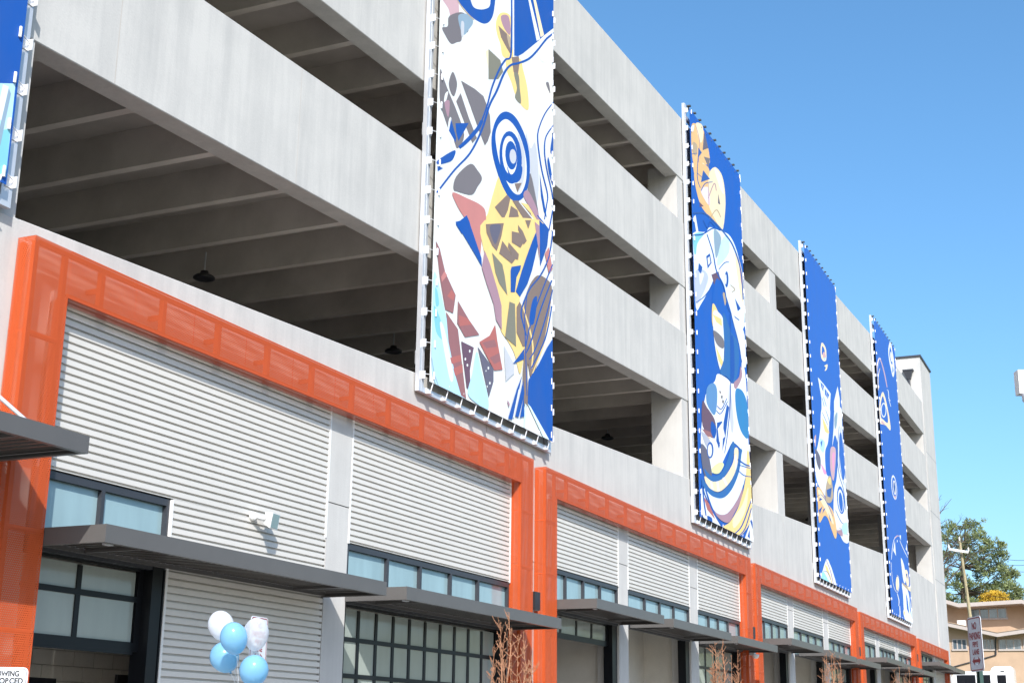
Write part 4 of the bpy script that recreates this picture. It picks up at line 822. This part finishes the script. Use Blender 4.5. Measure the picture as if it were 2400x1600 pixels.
# tan brick building: lower wing with a re-entrant corner, upper storey set back
Z0 = 3.2
CN = ray(2320,1500); CN.z = 0; CN.normalize(); CE = Vector((CN.y,-CN.x,0)); BP = CN*132.5
def bhit(u, v, back=0.0):
    r = ray(u, v); return r*((BP+CN*back).dot(CN)/r.dot(CN))
def uz(u, v, back=0.0): q = bhit(u, v, back); return ((q-BP).dot(CE), q.z)
def bpt(c, z, back): return Vector((BP.x,BP.y,0))+CE*c+CN*back+Vector((0,0,z))
bld = thing('brick_building', 'tan brick building with low angled roofs beyond the garage end', 'building', (BP.x, BP.y, Z0))
def slab(poly, b0, b1, m, name, parent=None):          # polygon in the facade's own (along, z), pushed back
    n = len(poly); mb = MB(); mb.add([bpt(c,z,b0) for c,z in poly]+[bpt(c,z,b1) for c,z in poly], [list(range(n)), list(range(n,2*n))[::-1]]+[(i,n+i,n+(i+1)%n,(i+1)%n) for i in range(n)])
    return part(name, mb, m, parent or bld)
lowtop = [uz(2195,1449,-1.3),uz(2227,1459,-1.3),uz(2337,1482,-1.3),uz(2400,1473,-1.3),uz(2450,1466,-1.3)]
c0, c1 = lowtop[0][0], lowtop[-1][0]
slab([(c0,Z0),(c1,Z0)]+[(c,z-0.34) for c,z in lowtop[::-1]], 0, 9, M['brick'], 'wall')
for p, q in zip(lowtop, lowtop[1:]):
    r1 = slab([(p[0],p[1]-0.34),(q[0],q[1]-0.34),(q[0],q[1]),(p[0],p[1])], -1.3, 4.0, M['fascia'], 'roof'); 
    slab([(p[0],p[1]+0.004),(q[0],q[1]+0.004),(q[0],q[1]+0.06),(p[0],p[1]+0.06)], -1.36, 4.0, M['brick_dk'], 'shingles', r1)
UB = 3.2
uptop = [uz(2195,1398,UB-2.1),uz(2246,1413,UB-2.1),uz(2394,1404,UB-2.1),uz(2450,1424,UB-2.1)]
slab([(uptop[0][0],8),(uptop[-1][0],8)]+[(c,z-0.34) for c,z in uptop[::-1]], UB, 9.2, M['brick'], 'upper_wall')
for p, q in zip(uptop, uptop[1:]): slab([(p[0],p[1]-0.34),(q[0],q[1]-0.34),(q[0],q[1]),(p[0],p[1])], UB-2.1, 9.4, M['fascia'], 'roof')
# sloping shingled skirt between the two storeys
sk = MB(); a0, a1 = bhit(2200,1476,-0.2), bhit(2450,1476,-0.2); b0, b1 = bhit(2200,1452,UB), bhit(2450,1452,UB)
def win_on(back, cols, y0, y1, npane):
    for (u0, u1), k in zip(cols, npane):
        ca, zt_ = uz(u0,y0,back); cb, zb = uz(u1,y1,back); L_ = cb-ca; w0 = back-0.06
        fr = MB()
        for s in [L_*j/k for j in range(k+1)]: fr.frame_box(bpt(ca+s-0.05,zb,w0), CE*0.1, CN*0.08, Vector((0,0,zt_-zb)))
        fr.frame_box(bpt(ca-.1,zb-0.15,w0-0.06), CE*(L_+.2), CN*0.13, Vector((0,0,0.149))); fr.frame_box(bpt(ca,zt_+.001,w0), CE*L_, CN*0.08, Vector((0,0,0.09)))
        f = part('window', fr, M['fascia'], bld)
        for j in range(k): part('pane', MB().frame_box(bpt(ca+L_*j/k+0.052,zb+.001,w0+0.025), CE*(L_/k-0.104), CN*0.02, Vector((0,0,zt_-zb-.002))), M['pane_far'], f)
win_on(0, [(2232,2266),(2303,2331),(2341,2394),(2398,2440)], 1499, 1520, [3,3,3,2])
win_on(UB, [(2275,2360)], 1427, 1447, [4])
g_ = bhit(2337,1484,-1.2); g2 = bhit(2333,1500,-0.1); g3 = bhit(2334,1534,-0.1); g4 = bhit(2222,1565,-0.1)
part('downspout', MB().tube([g_,g2,g3],0.07,8).tube([g3,g4],0.05,6), M['bronze'], bld)
v = bhit(2254,1460,0.5); part('roof_vent', MB().box(v.x-0.3,v.x+0.3,v.y-0.35,v.y+0.35,v.z-0.5,v.z+0.25), M['white'], r1)
# white shuttle van
vp = onray(2292,1600,108); vx, vy = vp.x, vp.y; gz = ground(vx)-0.02
van = thing('shuttle_van', 'white high-roof shuttle van parked before the brick building', 'van', (vx, vy, gz))
HV = onray(2330,1561,108).z-gz; HL = onray(2260,1571,108).z-gz; L0 = 2.6
def van_prof(x0, x1):
    prof = [(2.35,0.45),(2.5,0.9),(2.3,HL*0.62),(1.75,HL*0.93),(1.3,HL-0.08),(0.9,HL),(-1.0,HL),(-1.1,HV-0.12),(-1.3,HV),(-2.5,HV),(-2.65,HV-0.15),(-2.7,0.5)]
    n = len(prof); mb = MB(); mb.add([(x0,vy+y,gz+z) for y,z in prof]+[(x1,vy+y,gz+z) for y,z in prof], [list(range(n)), list(range(n,2*n))[::-1]]+[(i,n+i,n+(i+1)%n,(i+1)%n) for i in range(n)]); return mb
part('body', van_prof(vx, vx+1.95), M['van'], van)
for y0, y1 in ((0.15,1.55),(-0.95,0.07)): part('side_window', MB().box(vx-0.012,vx-0.002,vy+y0,vy+y1,gz+HL-1.05,gz+HL-0.28), M['screen'], van)
part('side_window', MB().box(vx-0.012,vx-0.002,vy-2.1,vy-1.45,gz+HL-1.15,gz+HL-0.3), M['screen'], van)
part('roof_vent', MB().box(vx-0.014,vx-0.002,vy-2.0,vy-1.72,gz+HV-0.42,gz+HV-0.34), M['black'], van)
for y in (-1.6,1.5):
    for x in (vx+0.12, vx+1.83):
        wh = part('wheel', MB().lathe((x-0.12,vy+y,gz+0.34),[(0.2,0),(0.34,0.02),(0.35,0.12),(0.34,0.22),(0.2,0.24)],18,axis=Vector((1,0,0))), M['tyre'], van)
        part('rim', MB().lathe((x-0.12,vy+y,gz+0.34),[(0.0,0.01),(0.2,0.0),(0.2,0.24),(0.0,0.23)],14,axis=Vector((1,0,0))), M['alu'], wh)
part('headlight', MB().box(vx-0.014,vx+0.2,vy+2.2,vy+2.44,gz+0.85,gz+1.05), M['pane'], van); part('tail_light', MB().box(vx-0.012,vx+0.1,vy-2.715,vy-2.64,gz+1.1,gz+1.5), M['signred'], van)
# utility pole with crossarm and wires
pt_, pb_ = onray(2249,1268,104), onray(2274,1445,104); dirp = (pb_-pt_); gz = ground(pb_.x); k = (gz-pt_.z)/dirp.z; base = pt_+dirp*k
pole = thing('utility_pole', 'leaning wooden utility pole with a pale crossarm before the pine', 'pole', tuple(base))
part('shaft', MB().tube([base, base.lerp(pt_,0.5), pt_],[0.15,0.13,0.1],10), M['wood'], pole)
a, b = onray(2224,1286,103.6), onray(2270,1293,103.6); arm = part('crossarm', MB().frame_box(a-Vector((0,0,.08)), b-a, Vector((0.12,0.02,0)), Vector((0,0,0.16))), M['white'], pole)
for q in (a, b, pt_): part('insulator', MB().lathe(q+Vector((0,0,0.1)),[(0.03,-0.05),(0.07,0.02),(0.04,0.08),(0.07,0.14),(0.04,0.2),(0.0,0.28)],8), M['white'], arm if q is not pt_ else pole)
part('brace', MB().tube([a.lerp(b,0.12), onray(2252,1297,103.8)],0.03,5), M['alu'], pole)
def sag(p, q, s, n=10): return [p.lerp(q,i/n)-Vector((0,0,s*4*(i/n)*(1-i/n))) for i in range(n+1)]
for (p, q, s) in ((b, onray(2440,1318,92), 0.5),(pt_, onray(2440,1308,92), 0.6),(a, onray(2440,1340,96), 0.5),(onray(2264,1372,104), onray(2440,1374,95), 0.8),(b, onray(2300,1312,100),0.2)):
    part('wire', MB().tube(sag(p,q,s),0.014,4,cap=False), M['black'], pole)
# pine
def leafmat(name, col, v):
    m = bpy.data.materials.new(name); m.use_nodes = True; t = m.node_tree; p = t.nodes['Principled BSDF']; out = t.nodes['Material Output']
    g = N(t,'ShaderNodeNewGeometry'); nz = N(t,'ShaderNodeTexNoise'); nz.inputs['Scale'].default_value = 0.8; t.links.new(g.outputs['Position'],nz.inputs[0])
    cr = N(t,'ShaderNodeMapRange'); cr.inputs[1].default_value = 0.3; cr.inputs[2].default_value = 0.7; cr.inputs[3].default_value = 1-v; cr.inputs[4].default_value = 1+v; t.links.new(nz.outputs[0],cr.inputs[0])
    sc = N(t,'ShaderNodeVectorMath',operation='SCALE'); sc.inputs[0].default_value = col; t.links.new(cr.outputs[0],sc.inputs['Scale']); t.links.new(sc.outputs[0],p.inputs['Base Color'])
    p.inputs['Roughness'].default_value = 0.6
    tl = N(t,'ShaderNodeBsdfTranslucent'); t.links.new(sc.outputs[0],tl.inputs[0]); mx = N(t,'ShaderNodeMixShader'); mx.inputs[0].default_value = 0.3
    t.links.new(p.outputs[0],mx.inputs[1]); t.links.new(tl.outputs[0],mx.inputs[2]); t.links.new(mx.outputs[0],out.inputs['Surface'])
    return m
M['needle'] = leafmat('pine_needles', (0.2,0.235,0.095), 0.4); M['forsythia'] = leafmat('forsythia_bloom', (0.6,0.4,0.04), 0.25)
rnd = random.Random(11); DP = 150
tb = onray(2259,1440,DP); gz = ground(tb.x); tt = onray(2262,1225,DP)
pine = thing('pine_tree', 'tall dark green pine with spreading limbs behind the brick building', 'tree', (tb.x, tb.y, gz))
wob = [Vector((tb.x,tb.y,gz)), tb, onray(2258,1390,DP), onray(2255,1330,DP), onray(2262,1270,DP), tt]
part('trunk', MB().tube(wob,[0.42,0.34,0.3,0.24,0.15,0.05],9), M['bark'], pine)
limb = MB(); nd = MB()
def tuft(c, r, n):
    for _ in range(n):
        d = Vector((rnd.gauss(0,1),rnd.gauss(0,1),rnd.gauss(0.35,0.9))).normalized(); p = c+d*r*rnd.uniform(0.1,1); L_ = rnd.uniform(0.16,0.34)
        ax = (d+Vector((rnd.gauss(0,.5),rnd.gauss(0,.5),rnd.gauss(0.4,.5)))).normalized(); s = ax.cross(Vector((rnd.gauss(0,1),rnd.gauss(0,1),rnd.gauss(0,1)))).normalized()*L_*0.2
        nd.add([p-s*.5,p+s*.5,p+ax*L_+s,p+ax*L_-s], [(0,1,2,3)])
LOB = [(2250,1232,9),(2280,1228,8),(2300,1255,8),(2225,1240,9),(2212,1262,9),(2240,1265,10),(2270,1262,10),(2292,1290,9),(2312,1270,6),(2318,1295,7),(2312,1315,6),(2230,1300,9),(2206,1310,9),(2265,1305,8),(2285,1325,9),
       (2345,1278,5),(2348,1300,7),(2340,1320,8),(2325,1335,9),(2300,1345,10),(2340,1345,8),(2215,1345,9),(2240,1350,8),(2235,1375,8),(2212,1385,8),(2275,1365,9),(2305,1372,10),(2330,1370,9),(2365,1340,6),(2372,1350,6),(2355,1368,8),(2345,1385,9),(2320,1395,9),(2290,1392,9),(2280,1410,8),(2372,1378,5),(2378,1398,6),(2388,1385,4),(2365,1400,8),(2345,1405,8),(2300,1412,8),(2265,1395,7),(2390,1405,5),(2225,1410,8),(2252,1285,8)]
for (u, v, r) in LOB:
    c = onray(u, v, DP+rnd.uniform(-2.6,2.6)); k = r*DP/FPX*1.15
    src = min(wob[1:], key=lambda q: (q-c).length+max(0,q.z-c.z)*2)
    mid = src.lerp(c,0.55)-Vector((0,0,0.25)); limb.tube([src,mid,c],[0.1,0.06,0.02],5,cap=False)
    for _ in range(11):
        o = c+Vector((rnd.gauss(0,.6),rnd.gauss(0,.8),rnd.gauss(0,.45)))*k*1.5
        limb.tube([c.lerp(mid,0.3),o],[0.025,0.008],3,cap=False); tuft(o, 0.33, 28)
o = part('limbs', limb, M['bark'], pine); o = part('crown', nd, M['needle'], pine); o['kind'] = 'stuff'
# forsythia bush on the bank behind the roof
fc = onray(2331,1394,141); gz = ground(fc.x)
bush = thing('forsythia_bush', 'bright yellow flowering bush showing over the brick building roof', 'bush', (fc.x,fc.y,gz))
st = MB(); fl = MB()
for _ in range(60):
    az = rnd.uniform(0,6.283); R_ = rnd.uniform(0.2,1.45); top = fc+Vector((math.cos(az)*R_*0.8,math.sin(az)*R_,0.45*(1-(R_/1.5)**2)+rnd.uniform(-.12,.08)))
    st.tube([Vector((fc.x+rnd.gauss(0,.15),fc.y+rnd.gauss(0,.15),gz)),Vector((fc.x+math.cos(az)*R_*.5,fc.y+math.sin(az)*R_*.5,(gz+top.z)/2+.4)),top],[0.03,0.02,0.008],4,cap=False)
    for _ in range(120):
        c = top-Vector((math.cos(az)*.2,math.sin(az)*.2,0))*rnd.random()-Vector((0,0,rnd.uniform(0,1.2)))+Vector((rnd.gauss(0,.12),rnd.gauss(0,.14),rnd.gauss(0,.06))); a = Vector((rnd.gauss(0,1),rnd.gauss(0,1),rnd.gauss(0,1))).normalized()*0.06; b = a.cross(Vector((rnd.gauss(0,1),rnd.gauss(0,1),rnd.gauss(0,1)))).normalized()*0.06
        fl.add([c-a,c+b,c+a,c-b], [(0,1,2,3)])
o = part('stems', st, M['bark'], bush); o = part('blossom', fl, M['forsythia'], bush); o['kind'] = 'stuff'
# bare tree behind the stair tower
bt = onray(2188,1420,128); gz = ground(bt.x)
bare = thing('bare_tree', 'leafless tree whose twigs reach out past the stair tower', 'tree', (bt.x,bt.y,gz))
bm_ = MB(); r2_ = random.Random(5)
def grow(p, d, L_, r, lev):
    q = p+d*L_; m = p.lerp(q,.5)+Vector((r2_.gauss(0,.04),r2_.gauss(0,.04),0))*L_
    bm_.tube([p,m,q],[r,r*.85,r*.62],5 if lev < 3 else 3,cap=False)
    if lev >= 5: return
    for k in range(3 if lev < 4 else 2):
        nd_ = (d+Vector((r2_.gauss(0,.42),r2_.gauss(0,.5),r2_.gauss(0.08,.25)))).normalized(); grow(q if k < 2 else m, nd_, L_*r2_.uniform(.58,.8), r*.6, lev+1)
part('trunk', MB().tube([Vector((bt.x,bt.y,gz)),Vector((bt.x,bt.y+.1,gz+4)),Vector((bt.x+.1,bt.y,bt.z))],[0.3,0.24,0.2],8), M['bark'], bare)
base_ = Vector((bt.x+.1,bt.y,bt.z)); grow(base_-Vector((0,0,.3)), Vector((0,-.1,1)).normalized(), 2.9, 0.16, 0); grow(base_-Vector((0,0,1.5)), Vector((0,-.28,.9)).normalized(), 2.9, 0.12, 0)
def onb(u, v): return onray(u, v, 128)
for L, r in (([(2182,1260),(2196,1215),(2206,1198),(2218,1183),(2230,1168)],.07),([(2206,1198),(2214,1192),(2224,1190)],.03),([(2212,1190),(2216,1178),(2222,1172)],.025),([(2200,1208),(2208,1186),(2212,1184)],.03),([(2188,1200),(2200,1172),(2205,1160)],.05),([(2200,1172),(2208,1168)],.025),
             ([(2200,1230),(2212,1222),(2222,1216),(2232,1217)],.035),([(2212,1222),(2218,1212)],.02),([(2205,1226),(2214,1228),(2224,1224)],.02),([(2203,1164),(2208,1158)],.02)):
    bm_.tube([onb(*q) for q in L], [r*(1-.75*i/(len(L)-1)) for i in range(len(L))], 4, cap=False)
o = part('branches', bm_, M['bark'], bare); o['kind'] = 'stuff'
# pale street lamp at the edge of the view
lp = onray(2404,895,24); gz = ground(lp.x)-0.03; k = 24/FPX
lamp = thing('street_lamp', 'pale box-headed street lamp on a tapered pole against the open sky', 'lamp', (lp.x,lp.y,gz))
part('head', MB().frame_box(lp-RT*16*k-Vector((0,0,27*k)), RT*32*k, Vector((FW.x,FW.y,0))*0.22, Vector((0,0,57*k))), M['white'], lamp)
part('neck', MB().lathe(lp+Vector((0,0,0)),[(12*k,-28*k),(11*k,-46*k),(8*k,-48*k),(7*k,-66*k),(5*k,-68*k),(4*k,-110*k)],14), M['signw'], lamp)
part('pole', MB().tube([Vector((lp.x,lp.y,gz)),lp-Vector((0,0,100*k))],[0.07,0.03],10), M['signw'], lamp)
